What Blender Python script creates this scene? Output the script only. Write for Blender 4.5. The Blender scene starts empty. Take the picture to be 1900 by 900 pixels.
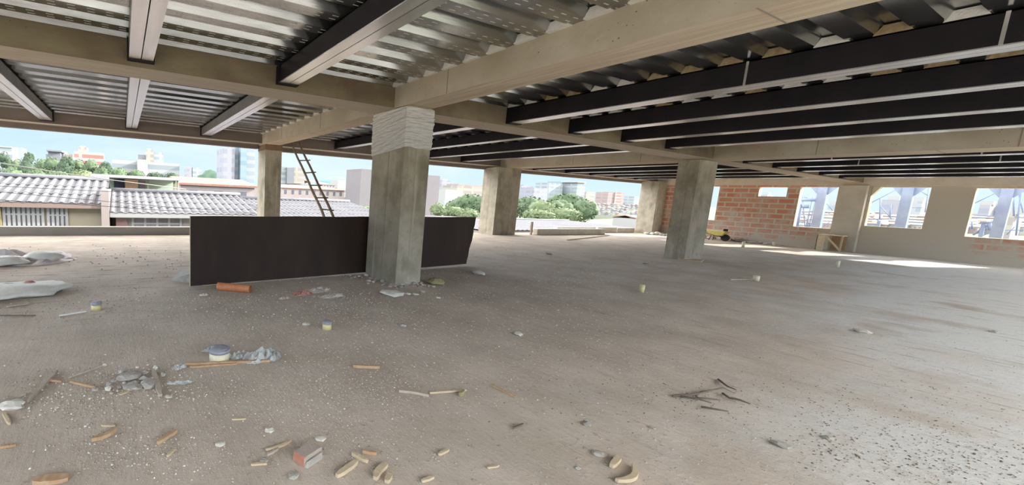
import bpy, bmesh, math, random
from mathutils import Vector, Matrix, noise
random.seed(7)
C = bpy.context.scene.collection
S = bpy.context.scene
# ------------------------------------------------------------------ camera
FPX, CX, CY = 762.108, 589.873, 459.084          # focal length and principal point in pixels of the 1900x900 frame
AX = Vector((0.90352807, -0.01797987, 0.42814965))     # world X in (right, down, forward)
AY = Vector((-0.42628853, -0.13970809, 0.89373359))
AZ = Vector((0.04320299, -0.99020689, -0.13275476))
EYE = Vector((0, 0, 1.6))
cd = bpy.data.cameras.new('camera'); cam = bpy.data.objects.new('camera', cd); C.objects.link(cam)
right = Vector((AX[0], AY[0], AZ[0])).normalized()
down = Vector((AX[1], AY[1], AZ[1])); down = (down - down.dot(right)*right).normalized()
fwd = right.cross(down).normalized()
if fwd.y < 0: fwd = -fwd
M3 = Matrix((right, -down, -fwd)).transposed()
cam.matrix_world = Matrix.Translation(EYE) @ M3.to_4x4()
cd.sensor_fit = 'HORIZONTAL'; cd.sensor_width = 36
cd.lens = FPX/1900*36; cd.shift_x = (950-CX)/1900; cd.shift_y = (CY-450)/1900
cd.clip_start = 0.05; cd.clip_end = 6000
S.camera = cam
# ------------------------------------------------------------------ colour management
S.view_settings.view_transform = 'Standard'; S.view_settings.look = 'None'
S.view_settings.gamma = 1; S.view_settings.use_curve_mapping = False
S.view_settings.exposure = 0.14
S.cycles.max_bounces = 10; S.cycles.diffuse_bounces = 7; S.cycles.glossy_bounces = 4
S.cycles.use_denoising = True
# ------------------------------------------------------------------ sky
SKY_LOW, SKY_HIGH, SUN_E = 1.0, 5.6, 9.5
w = bpy.data.worlds.new('sky'); S.world = w; w.use_nodes = True
nt = w.node_tree; nt.nodes.clear()
def N(t, k, **kw):
    n = t.nodes.new(k)
    for a, b in kw.items():
        if a in n.inputs: n.inputs[a].default_value = b
        else: setattr(n, a, b)
    return n
L = nt.links.new
tc = N(nt, 'ShaderNodeTexCoord'); sep = N(nt, 'ShaderNodeSeparateXYZ'); L(tc.outputs['Generated'], sep.inputs[0])
mp = N(nt, 'ShaderNodeMapping'); mp.inputs['Scale'].default_value = (1, 1, 3.2); L(tc.outputs['Generated'], mp.inputs[0])
cl = N(nt, 'ShaderNodeTexNoise', Scale=3.3, Detail=7.0, Roughness=0.55, Distortion=0.4); L(mp.outputs[0], cl.inputs['Vector'])
cr = N(nt, 'ShaderNodeValToRGB'); L(cl.outputs['Fac'], cr.inputs[0])
cr.color_ramp.elements[0].position = .40; cr.color_ramp.elements[0].color = (.42, .68, 1.0, 1)
cr.color_ramp.elements[1].position = .62; cr.color_ramp.elements[1].color = (.93, .97, 1.0, 1)
# brightness: plain over the city, a bank of unseen fill brightness added higher up, duller straight overhead
def math2(op, a, b):
    m = N(nt, 'ShaderNodeMath', operation=op)
    for i, q in enumerate((a, b)):
        if isinstance(q, (int, float)): m.inputs[i].default_value = q
        else: L(q, m.inputs[i])
    return m.outputs[0]
def ramp(src, a, b, c, d):
    r = N(nt, 'ShaderNodeMapRange', interpolation_type='SMOOTHSTEP')
    for k, q in zip(('From Min', 'From Max', 'To Min', 'To Max'), (a, b, c, d)): r.inputs[k].default_value = q
    L(src, r.inputs['Value']); return r.outputs[0]
side = math2('ADD', math2('MULTIPLY', sep.outputs['X'], -.35), math2('MULTIPLY', sep.outputs['Y'], -.94))
fill_band = math2('MULTIPLY', ramp(side, -.15, .55, 1.4, 1.0), math2('MULTIPLY', ramp(sep.outputs['Z'], .10, .28, 0, 1), ramp(sep.outputs['Z'], .5, .8, 1, .08)))
strength = math2('ADD', math2('MULTIPLY', fill_band, SKY_HIGH), SKY_LOW)
hz = N(nt, 'ShaderNodeMapRange'); hz.inputs['From Min'].default_value = 0.0; hz.inputs['From Max'].default_value = .22; L(sep.outputs['Z'], hz.inputs['Value'])
mx = N(nt, 'ShaderNodeMix', data_type='RGBA'); L(hz.outputs[0], mx.inputs[0]); mx.inputs[6].default_value = (.70, .88, 1.0, 1); L(cr.outputs[0], mx.inputs[7])
# high up the added brightness turns neutral white
hi = N(nt, 'ShaderNodeMapRange'); hi.inputs['From Min'].default_value = .2; hi.inputs['From Max'].default_value = .45; L(sep.outputs['Z'], hi.inputs['Value'])
mx2 = N(nt, 'ShaderNodeMix', data_type='RGBA'); L(hi.outputs[0], mx2.inputs[0]); L(mx.outputs[2], mx2.inputs[6]); mx2.inputs[7].default_value = (1.0, .97, .93, 1)
bg = N(nt, 'ShaderNodeBackground'); L(mx2.outputs[2], bg.inputs['Color']); L(strength, bg.inputs['Strength'])
wo = N(nt, 'ShaderNodeOutputWorld'); L(bg.outputs[0], wo.inputs[0])
# ------------------------------------------------------------------ sun, from beyond the right wall
sd = bpy.data.lights.new('sun', 'SUN'); sd.energy = SUN_E; sd.angle = math.radians(1.0); sd.color = (1, .95, .87)
so = bpy.data.objects.new('sun', sd); C.objects.link(so)
so.rotation_euler = Vector((2, -.57, 1)).to_track_quat('Z', 'Y').to_euler(); so.location = (60, -20, 40)

# ================================================================== helpers
def ray(x, y):
    a, b = (x-CX)/FPX, (y-CY)/FPX
    return Vector((AX[0]*a+AX[1]*b+AX[2], AY[0]*a+AY[1]*b+AY[2], AZ[0]*a+AZ[1]*b+AZ[2]))
def GZ(x, y, z=0.0):
    d = ray(x, y); return EYE + d*((z-EYE.z)/d.z)
def GY(x, y, Y):
    d = ray(x, y); return EYE + d*(Y/d.y)
def GX(x, y, X):
    d = ray(x, y); return EYE + d*(X/d.x)
def tag(o, label=None, cat=None, group=None, kind=None):
    if label: o['label'] = label
    if cat: o['category'] = cat
    if group: o['group'] = group
    if kind: o['kind'] = kind
    return o
def empty(name, loc=(0, 0, 0), label=None, cat=None, group=None):
    o = bpy.data.objects.new(name, None); C.objects.link(o); o.location = loc; o.empty_display_size = .1
    return tag(o, label, cat, group)
class MB:
    def __init__(s): s.v = []; s.f = []; s.m = []; s.sm = []
    def face(s, pts, m=0, sm=False):
        i = len(s.v); s.v += [tuple(p) for p in pts]; s.f.append(tuple(range(i, i+len(pts)))); s.m.append(m); s.sm.append(sm)
    def box(s, x0, x1, y0, y1, z0, z1, m=0, mats=None):
        i = len(s.v)
        s.v += [(x0,y0,z0),(x1,y0,z0),(x1,y1,z0),(x0,y1,z0),(x0,y0,z1),(x1,y0,z1),(x1,y1,z1),(x0,y1,z1)]
        for k, q in enumerate(((0,3,2,1),(4,5,6,7),(0,1,5,4),(1,2,6,5),(2,3,7,6),(3,0,4,7))):   # bottom top -y +x +y -x
            s.f.append(tuple(i+a for a in q)); s.m.append(mats[k] if mats else m); s.sm.append(False)
    def hexa(s, P, m=0):
        i = len(s.v); s.v += [tuple(p) for p in P]
        for q in ((0,3,2,1),(4,5,6,7),(0,1,5,4),(1,2,6,5),(2,3,7,6),(3,0,4,7)):
            s.f.append(tuple(i+a for a in q)); s.m.append(m); s.sm.append(False)
    def bar(s, a, b, wd, ht, m=0, up=(0,0,1)):
        a = Vector(a); b = Vector(b); d = (b-a).normalized(); u = Vector(up)
        if abs(d.dot(u)) > .95: u = Vector((0, 1, 0))
        r = d.cross(u).normalized(); u = r.cross(d).normalized(); P = []
        for p in (a, b):
            for i, j in ((-1,-1),(1,-1),(1,1),(-1,1)): P.append(p + r*(i*wd/2) + u*(j*ht/2))
        s.hexa(P, m)
    def tube(s, pts, rad, n=8, m=0, cap=True, sm=True):
        pts = [Vector(p) for p in pts]; rings = []
        rr = rad if isinstance(rad, (list, tuple)) else [rad]*len(pts)
        for k, p in enumerate(pts):
            d = (pts[min(k+1, len(pts)-1)] - pts[max(k-1, 0)]).normalized()
            u = Vector((0,0,1)) if abs(d.z) < .9 else Vector((0,1,0))
            r = d.cross(u).normalized(); u = r.cross(d)
            i = len(s.v); rings.append(i)
            for j in range(n):
                t = 2*math.pi*j/n; s.v.append(tuple(p + (r*math.cos(t)+u*math.sin(t))*rr[k]))
        for k in range(len(rings)-1):
            for j in range(n):
                a, b = rings[k], rings[k+1]; s.f.append((a+j, a+(j+1)%n, b+(j+1)%n, b+j)); s.m.append(m); s.sm.append(sm)
        if cap:
            s.f.append(tuple(rings[0]+j for j in reversed(range(n)))); s.m.append(m); s.sm.append(False)
            s.f.append(tuple(rings[-1]+j for j in range(n))); s.m.append(m); s.sm.append(False)
    def ring(s, c, r0, r1, z0, z1, n=20, m=0):
        i = len(s.v)
        for j in range(n):
            t = 2*math.pi*j/n; x, y = math.cos(t), math.sin(t)
            s.v += [(c[0]+r1*x,c[1]+r1*y,z0),(c[0]+r1*x,c[1]+r1*y,z1),(c[0]+r0*x,c[1]+r0*y,z1),(c[0]+r0*x,c[1]+r0*y,z0)]
        for j in range(n):
            a, b = i+4*j, i+4*((j+1) % n)
            for q in range(4):
                s.f.append((a+q, b+q, b+(q+1) % 4, a+(q+1) % 4)); s.m.append(m); s.sm.append(q in (0, 2))
    def blob(s, c, r, seed=0, sub=2, amp=.3, fr=1.5, m=0, sm=True):
        bm = bmesh.new(); bmesh.ops.create_icosphere(bm, subdivisions=sub, radius=1)
        i = len(s.v); c = Vector(c)
        for v in bm.verts:
            k = 1 + amp*noise.noise(v.co*fr + Vector((seed*7.3, seed*1.7, 0)))
            s.v.append((c.x+v.co.x*k*r[0], c.y+v.co.y*k*r[1], c.z+v.co.z*k*r[2]))
        for f in bm.faces:
            s.f.append(tuple(i+v.index for v in f.verts)); s.m.append(m); s.sm.append(sm)
        bm.free()
    def build(s, name, mats, parent=None, **kw):
        me = bpy.data.meshes.new(name); me.from_pydata(s.v, [], s.f)
        if not isinstance(mats, (list, tuple)): mats = [mats]
        for q in mats: me.materials.append(q)
        me.polygons.foreach_set('material_index', s.m); me.polygons.foreach_set('use_smooth', s.sm); me.update()
        o = bpy.data.objects.new(name, me); C.objects.link(o)
        if parent is not None:
            o.parent = parent; off = Vector((0, 0, 0)); q = parent
            while q is not None: off += Vector(q.location); q = q.parent
            me.transform(Matrix.Translation(-off))
        return tag(o, **kw)
def bevel(o, wd=.01, seg=1):
    b = o.modifiers.new('bevel', 'BEVEL'); b.width = wd; b.segments = seg; b.limit_method = 'ANGLE'; return o

# ================================================================== materials
def mat(name, col, rough=.8, metal=0., col2=None, scale=3., stretch=(1,1,1), bump=0., bscale=None, lo=.35, hi=.65, spec=.5, extra=None):
    m = bpy.data.materials.new(name); m.use_nodes = True; t = m.node_tree; p = t.nodes['Principled BSDF']
    p.inputs['Roughness'].default_value = rough; p.inputs['Metallic'].default_value = metal
    p.inputs['Specular IOR Level'].default_value = spec
    p.inputs['Base Color'].default_value = (*col, 1)
    g = N(t, 'ShaderNodeNewGeometry'); mp = N(t, 'ShaderNodeMapping'); mp.inputs['Scale'].default_value = stretch
    t.links.new(g.outputs['Position'], mp.inputs[0]); m['_'] = 0
    cur = None
    if col2 is not None:
        n = N(t, 'ShaderNodeTexNoise', Scale=scale, Detail=8.0, Roughness=.62); t.links.new(mp.outputs[0], n.inputs['Vector'])
        r = N(t, 'ShaderNodeValToRGB'); t.links.new(n.outputs['Fac'], r.inputs[0])
        r.color_ramp.elements[0].position = lo; r.color_ramp.elements[0].color = (*col, 1)
        r.color_ramp.elements[1].position = hi; r.color_ramp.elements[1].color = (*col2, 1)
        t.links.new(r.outputs[0], p.inputs['Base Color']); cur = r.outputs[0]
    if bump:
        n2 = N(t, 'ShaderNodeTexNoise', Scale=bscale or scale*4, Detail=6.0, Roughness=.6); t.links.new(mp.outputs[0], n2.inputs['Vector'])
        b = N(t, 'ShaderNodeBump', Strength=bump, Distance=.02); t.links.new(n2.outputs['Fac'], b.inputs['Height']); t.links.new(b.outputs[0], p.inputs['Normal'])
    if extra: extra(t, p, mp, cur)
    return m
def mixin(t, p, cur, fac, col, blend='MIX'):
    x = N(t, 'ShaderNodeMix', data_type='RGBA', blend_type=blend); t.links.new(fac, x.inputs[0])
    t.links.new(cur, x.inputs[6]); x.inputs[7].default_value = (*col, 1); t.links.new(x.outputs[2], p.inputs['Base Color']); return x.outputs[2]
def thresh(t, src, a, b):
    r = N(t, 'ShaderNodeMapRange'); r.inputs['From Min'].default_value = a; r.inputs['From Max'].default_value = b
    t.links.new(src, r.inputs['Value']); return r.outputs[0]

def concrete_extra(stain=(.25,.2,.14), joints=None):
    def f(t, p, mp, cur):
        g = N(t, 'ShaderNodeNewGeometry')
        n = N(t, 'ShaderNodeTexNoise', Scale=1.1, Detail=5.0); t.links.new(g.outputs['Position'], n.inputs['Vector'])
        c = mixin(t, p, cur, thresh(t, n.outputs['Fac'], .5, .72), stain)
        v = N(t, 'ShaderNodeTexVoronoi', Scale=13.0); t.links.new(g.outputs['Position'], v.inputs['Vector'])
        n3 = N(t, 'ShaderNodeTexNoise', Scale=2.5, Detail=2.0); t.links.new(g.outputs['Position'], n3.inputs['Vector'])
        a = N(t, 'ShaderNodeMath', operation='MULTIPLY'); t.links.new(thresh(t, v.outputs['Distance'], .13, .07), a.inputs[0]); t.links.new(thresh(t, n3.outputs['Fac'], .52, .62), a.inputs[1])
        mixin(t, p, c, a.outputs[0], (.16, .12, .08))
    return f
CONC_U = mat('tan board-marked concrete', (.50,.42,.31), .9, col2=(.62,.54,.43), scale=2.2, bump=.25, bscale=14, extra=concrete_extra((.40,.32,.22)))
CONC_S = mat('soffit concrete with plywood grain', (.46,.35,.25), .9, col2=(.66,.55,.42), scale=5, stretch=(3.2,.22,1), bump=.25, bscale=10, lo=.3, hi=.7)
CONC_V = mat('brown concrete with painted shade', (.19,.14,.085), .9, col2=(.29,.235,.145), scale=1.6, stretch=(.5,1,1.6), bump=.2, bscale=14, extra=concrete_extra((.15,.10,.07)))  # shade of the beam sides painted into the brown
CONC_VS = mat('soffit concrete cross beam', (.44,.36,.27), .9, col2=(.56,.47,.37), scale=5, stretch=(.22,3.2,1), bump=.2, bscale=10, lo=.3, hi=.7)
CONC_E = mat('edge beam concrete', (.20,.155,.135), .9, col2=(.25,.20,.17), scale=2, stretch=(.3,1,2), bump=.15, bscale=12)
CONC_LIP = mat('pale concrete lip', (.72,.60,.48), .9, col2=(.80,.68,.56), scale=3)
def col_extra(t, p, mp, cur):
    g = N(t, 'ShaderNodeNewGeometry')
    n = N(t, 'ShaderNodeTexNoise', Scale=1.7, Detail=6.0, Roughness=.65); m2 = N(t, 'ShaderNodeMapping'); m2.inputs['Scale'].default_value = (1, 1, .45)
    t.links.new(g.outputs['Position'], m2.inputs[0]); t.links.new(m2.outputs[0], n.inputs['Vector'])
    c = mixin(t, p, cur, thresh(t, n.outputs['Fac'], .50, .70), (.24, .205, .14))
    wv = N(t, 'ShaderNodeTexNoise', Scale=1.0, Detail=4.0); m3 = N(t, 'ShaderNodeMapping'); m3.inputs['Scale'].default_value = (9, 9, .35)
    t.links.new(g.outputs['Position'], m3.inputs[0]); t.links.new(m3.outputs[0], wv.inputs['Vector'])
    c = mixin(t, p, c, thresh(t, wv.outputs['Fac'], .62, .75), (.60, .54, .43))
    v = N(t, 'ShaderNodeTexVoronoi', Scale=10.0); t.links.new(g.outputs['Position'], v.inputs['Vector'])
    mixin(t, p, c, thresh(t, v.outputs['Distance'], .07, .04), (.15, .13, .1))
CONC_C = mat('column concrete', (.36,.315,.235), .92, col2=(.50,.445,.355), scale=2.4, bump=.25, bscale=16, extra=col_extra)
CONC_CAP = mat('rust brown column head', (.22,.13,.08), .9, col2=(.3,.2,.12), scale=6)
SEAM = mat('mortar seam', (.30,.26,.20), .95)
DECK = mat('galvanised deck', (.26,.265,.26), .17, .93, col2=(.50,.50,.49), scale=1.3, stretch=(.4,2,2), bump=.05, bscale=9)
DASH = mat('embossed dash with painted glint', (.66,.67,.64), .5, .2)  # glint of the embossing painted in as a paler colour
PLUG = mat('pale mortar plug', (.82,.78,.70), .95, col2=(.88,.86,.80), scale=12, bump=.5, bscale=30)
RUSTPLUG = mat('brown mortar and rust', (.36,.24,.12), .95, col2=(.5,.4,.24), scale=14, bump=.5, bscale=30)
BLACKST = mat('black painted steel', (.012,.010,.013), .55, 0, col2=(.022,.016,.02), scale=3, spec=.25)
GALV = mat('galvanised flange', (.66,.66,.68), .25, .8, col2=(.80,.79,.80), scale=1.2, stretch=(6,.5,1), lo=.3, hi=.7)
FLANGE_SKY = mat('flange with painted sky sheen', (.70,.69,.71), .24, .85, col2=(.92,.90,.92), scale=1.2, stretch=(6,.5,1), lo=.3, hi=.7)  # paleness stands in for sky reflected in dark glossy paint
def floor_extra(t, p, mp, cur):
    g = N(t, 'ShaderNodeNewGeometry'); Lk = t.links.new
    # paler towards the right and near side, browner to the left
    n = N(t, 'ShaderNodeTexNoise', Scale=.33, Detail=5.0, Roughness=.6); Lk(g.outputs['Position'], n.inputs['Vector'])
    sp = N(t, 'ShaderNodeSeparateXYZ'); Lk(g.outputs['Position'], sp.inputs[0])
    a = N(t, 'ShaderNodeMath', operation='MULTIPLY_ADD'); Lk(sp.outputs['X'], a.inputs[0]); a.inputs[1].default_value = .03; Lk(n.outputs['Fac'], a.inputs[2])
    b = N(t, 'ShaderNodeMath', operation='MULTIPLY_ADD'); Lk(sp.outputs['Y'], b.inputs[0]); b.inputs[1].default_value = -.13; Lk(a.outputs[0], b.inputs[2])
    c = mixin(t, p, cur, thresh(t, b.outputs[0], .42, .66), (.67,.655,.62))
    n5 = N(t, 'ShaderNodeTexNoise', Scale=.9, Detail=6.0); Lk(g.outputs['Position'], n5.inputs['Vector'])
    c = mixin(t, p, c, thresh(t, n5.outputs['Fac'], .56, .74), (.47,.40,.32))
    # trowel and rake streaks running with the bays
    m2 = N(t, 'ShaderNodeMapping'); m2.inputs['Scale'].default_value = (7, 1.0, 1); m2.inputs['Rotation'].default_value = (0, 0, .18)
    Lk(g.outputs['Position'], m2.inputs[0]); s = N(t, 'ShaderNodeTexNoise', Scale=1.6, Detail=7.0, Roughness=.7); Lk(m2.outputs[0], s.inputs['Vector'])
    mk = N(t, 'ShaderNodeMapRange'); mk.inputs['From Min'].default_value = 1.5; mk.inputs['From Max'].default_value = 6.5; Lk(sp.outputs['X'], mk.inputs['Value'])
    f1_ = N(t, 'ShaderNodeMath', operation='MULTIPLY'); Lk(thresh(t, s.outputs['Fac'], .57, .72), f1_.inputs[0]); Lk(mk.outputs[0], f1_.inputs[1])
    c = mixin(t, p, c, f1_.outputs[0], (.25,.20,.16))
    m4 = N(t, 'ShaderNodeMapping'); m4.inputs['Scale'].default_value = (.8, 6, 1); Lk(g.outputs['Position'], m4.inputs[0])
    s4 = N(t, 'ShaderNodeTexNoise', Scale=1.5, Detail=7.0, Roughness=.7); Lk(m4.outputs[0], s4.inputs['Vector'])
    my = N(t, 'ShaderNodeMapRange'); my.inputs['From Min'].default_value = 4.2; my.inputs['From Max'].default_value = 7.5; Lk(sp.outputs['Y'], my.inputs['Value'])
    f2_ = N(t, 'ShaderNodeMath', operation='MULTIPLY'); Lk(thresh(t, s4.outputs['Fac'], .53, .68), f2_.inputs[0]); inv = N(t, 'ShaderNodeMath', operation='SUBTRACT'); inv.inputs[0].default_value = 1.0; Lk(mk.outputs[0], inv.inputs[1]); mm_ = N(t, 'ShaderNodeMath', operation='MULTIPLY'); Lk(my.outputs[0], mm_.inputs[0]); Lk(inv.outputs[0], mm_.inputs[1]); Lk(mm_.outputs[0], f2_.inputs[1])
    c = mixin(t, p, c, f2_.outputs[0], (.27,.225,.19))
    s2 = N(t, 'ShaderNodeTexNoise', Scale=17.0, Detail=6.0, Roughness=.75); Lk(g.outputs['Position'], s2.inputs['Vector'])
    c = mixin(t, p, c, thresh(t, s2.outputs['Fac'], .58, .72), (.26,.21,.17))
    s3 = N(t, 'ShaderNodeTexNoise', Scale=38.0, Detail=4.0, Roughness=.7); Lk(g.outputs['Position'], s3.inputs['Vector'])
    mixin(t, p, c, thresh(t, s3.outputs['Fac'], .62, .75), (.66,.62,.55))
    ad = N(t, 'ShaderNodeMath', operation='ADD'); Lk(s.outputs['Fac'], ad.inputs[0]); Lk(s2.outputs['Fac'], ad.inputs[1])
    bp = N(t, 'ShaderNodeBump', Strength=.5, Distance=.02); Lk(ad.outputs[0], bp.inputs['Height']); Lk(bp.outputs[0], p.inputs['Normal'])
FLOOR = mat('dusty screeded concrete', (.48,.405,.33), .95, col2=(.62,.53,.445), scale=1.2, extra=floor_extra, spec=.12)
def brick_extra(ax):
    def f(t, p, mp, cur):
        g = N(t, 'ShaderNodeNewGeometry'); Lk = t.links.new
        sp = N(t, 'ShaderNodeSeparateXYZ'); Lk(g.outputs['Position'], sp.inputs[0])
        cb = N(t, 'ShaderNodeCombineXYZ'); Lk(sp.outputs[ax], cb.inputs[0]); Lk(sp.outputs['Z'], cb.inputs[1])
        br = N(t, 'ShaderNodeTexBrick', Scale=1.0); br.inputs['Brick Width'].default_value = .56; br.inputs['Row Height'].default_value = .25
        br.inputs['Mortar Size'].default_value = .035; br.inputs['Mortar Smooth'].default_value = .3; br.offset = .5
        br.inputs['Color1'].default_value = (.64,.25,.15,1); br.inputs['Color2'].default_value = (.68,.37,.25,1); br.inputs['Mortar'].default_value = (.66,.58,.47,1)
        Lk(cb.outputs[0], br.inputs['Vector'])
        n = N(t, 'ShaderNodeTexNoise', Scale=1.5, Detail=7.0, Roughness=.7); Lk(g.outputs['Position'], n.inputs['Vector'])
        x = N(t, 'ShaderNodeMix', data_type='RGBA'); Lk(br.outputs['Color'], x.inputs[6]); x.inputs[7].default_value = (.62,.54,.43,1)
        # mortar slurry covers the wall between the windows
        a = N(t, 'ShaderNodeMapRange'); a.inputs['From Min'].default_value = 6.4; a.inputs['From Max'].default_value = 7.6; a.inputs['To Min'].default_value = .34; a.inputs['To Max'].default_value = 0; Lk(sp.outputs['Y'], a.inputs['Value'])
        a2 = N(t, 'ShaderNodeMapRange'); a2.inputs['From Min'].default_value = 3.9; a2.inputs['From Max'].default_value = 3.4; a2.inputs['To Min'].default_value = 0; a2.inputs['To Max'].default_value = -.28; Lk(sp.outputs['Y'], a2.inputs['Value'])
        a3 = N(t, 'ShaderNodeMapRange'); a3.inputs['From Min'].default_value = .7; a3.inputs['From Max'].default_value = .1; a3.inputs['To Min'].default_value = 0; a3.inputs['To Max'].default_value = .2; Lk(sp.outputs['Z'], a3.inputs['Value'])
        q = N(t, 'ShaderNodeMath', operation='ADD'); Lk(a.outputs[0], q.inputs[0]); Lk(n.outputs['Fac'], q.inputs[1])
        q2 = N(t, 'ShaderNodeMath', operation='ADD'); Lk(q.outputs[0], q2.inputs[0]); Lk(a2.outputs[0], q2.inputs[1])
        q3 = N(t, 'ShaderNodeMath', operation='ADD'); Lk(q2.outputs[0], q3.inputs[0]); Lk(a3.outputs[0], q3.inputs[1])
        Lk(thresh(t, q3.outputs[0], .47, .68), x.inputs[0]); Lk(x.outputs[2], p.inputs['Base Color'])
    return f
BRICK = mat('red hollow brick wall smeared with mortar', (.6,.3,.2), .92, extra=brick_extra('Y'), bump=.2, bscale=20)
PLATE = mat('dark rusty steel plate', (.030,.018,.014), .55, .15, col2=(.055,.032,.022), scale=1.4, stretch=(1,1,.4), bump=.05, spec=.35)
PLATE_EDGE = mat('rusty plate edge', (.20,.07,.04), .85, .1, col2=(.12,.05,.03), scale=9)
WOODP = mat('pale raw wood', (.60,.49,.33), .85, col2=(.50,.39,.26), scale=8, stretch=(1,1,3))
WOODO = mat('orange splintered wood', (.42,.25,.14), .85, col2=(.52,.36,.22), scale=20)
WOODG = mat('weathered grey wood', (.40,.33,.26), .9, col2=(.50,.43,.35), scale=10)
WOODL = mat('ladder pole wood', (.42,.34,.23), .85, col2=(.30,.23,.16), scale=5, stretch=(1,1,1))
FORMW = mat('cream formwork panel', (.72,.60,.40), .8, col2=(.64,.50,.32), scale=6)  # the board's own cream tone
YPIPE = mat('cream yellow plastic pipe', (.74,.66,.36), .5, col2=(.66,.57,.30), scale=14)
YPIPE2 = mat('pale cream plastic pipe', (.78,.72,.52), .5, col2=(.70,.64,.45), scale=14)
CAPM = mat('grey cap film', (.27,.27,.31), .6, col2=(.36,.36,.41), scale=30)
OPIPE = mat('terracotta orange plastic pipe', (.52,.17,.07), .5, col2=(.60,.24,.11), scale=10)
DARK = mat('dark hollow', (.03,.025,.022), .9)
FILM = mat('crumpled pale plastic film', (.58,.58,.55), .3, col2=(.38,.38,.36), scale=25, bump=.6, bscale=40)
PAPER = mat('torn cement paper', (.62,.55,.48), .9, col2=(.52,.45,.38), scale=12, bump=.4, bscale=30)
REDP = mat('faded red print', (.52,.16,.12), .8, col2=(.56,.35,.30), scale=20)
GRNP = mat('faded green print', (.18,.34,.16), .8, col2=(.35,.45,.32), scale=20)
BAG = mat('pale woven cement bag', (.72,.68,.60), .7, col2=(.80,.77,.71), scale=14, bump=.3)
BAGP = mat('pinkish white sheet', (.66,.56,.55), .7, col2=(.75,.70,.68), scale=9, bump=.4, bscale=16)
STONE = mat('grey rubble stone', (.34,.31,.27), .95, col2=(.46,.43,.38), scale=14, bump=.3)
STONEW = mat('pale plaster chunk', (.74,.70,.62), .95, col2=(.62,.58,.50), scale=14, bump=.3)
MOSSY = mat('mossy olive concrete lump', (.25,.22,.10), .95, col2=(.33,.29,.15), scale=10, bump=.3)
BRKM = mat('brick end face', (.42,.17,.11), .95, col2=(.50,.24,.17), scale=14, bump=.3)
BRKG = mat('dusty brick top', (.40,.345,.30), .95, col2=(.46,.36,.30), scale=14, bump=.3)
TWIG = mat('dark twig', (.16,.13,.10), .95)
CURB = mat('kerb block concrete', (.60,.55,.46), .9, col2=(.72,.66,.56), scale=4, bump=.2)  # pale tone paints in sunlight that never reaches these blocks
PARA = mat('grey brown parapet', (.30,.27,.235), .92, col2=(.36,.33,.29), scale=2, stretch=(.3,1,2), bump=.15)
PCOP = mat('parapet top with painted sun', (.70,.64,.55), .9)  # sunlight painted into the top face as a paler colour
# outside
ROOFC = mat('pale fibre cement roof', (.135,.135,.148), .85, col2=(.18,.178,.19), scale=1.2, stretch=(1.5,.5,1))
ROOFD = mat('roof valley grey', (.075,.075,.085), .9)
ROOFD_ = mat('roof joint shadow grey', (0.122,0.122,0.137), .9)
ROOFR = mat('red tile roof', (0.223,0.108,0.079), .9, col2=(0.252,0.151,0.119), scale=3)
WCREAM = mat('cream house wall', (0.281,0.245,0.173), .9, col2=(0.295,0.266,0.202), scale=1)
WYEL = mat('yellow house wall', (0.266,0.216,0.108), .9)
WPINK = mat('pale pink house wall', (0.266,0.223,0.216), .9, col2=(0.288,0.252,0.245), scale=1)
FASC = mat('brown pink fascia', (0.198,0.151,0.130), .9)
DOORP = mat('pink curtain panel', (0.238,0.151,0.144), .8)
GLS = mat('dull window glass', (0.079,0.086,0.108), .3, col2=(0.122,0.122,0.144), scale=2)
GLSP = mat('curtained window glass', (0.180,0.158,0.169), .5, col2=(0.137,0.119,0.130), scale=2, stretch=(4,4,.5))
WHITE = mat('white painted metal', (0.306,0.306,0.306), .6)
ORNG = mat('orange laundry', (.80,.45,.20), .9, col2=(.85,.62,.42), scale=3)
DKP = mat('dark purple doorway shade', (0.060,0.060,0.100), .8)
GRNW = mat('green grey wall', (.42,.52,.40), .9)
LEAF = [mat('leaves deep green', (0.031,0.059,0.034), .8, col2=(0.062,0.096,0.053), scale=1.3, bump=.6, bscale=3),
        mat('leaves mid green', (0.068,0.112,0.053), .8, col2=(0.105,0.149,0.081), scale=1.1, bump=.6, bscale=3),
        mat('leaves yellow green', (0.112,0.155,0.068), .8, col2=(0.155,0.192,0.105), scale=1.0, bump=.6, bscale=3)]
TRUNK = mat('bark', (0.100,0.080,0.060), .9)
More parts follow.
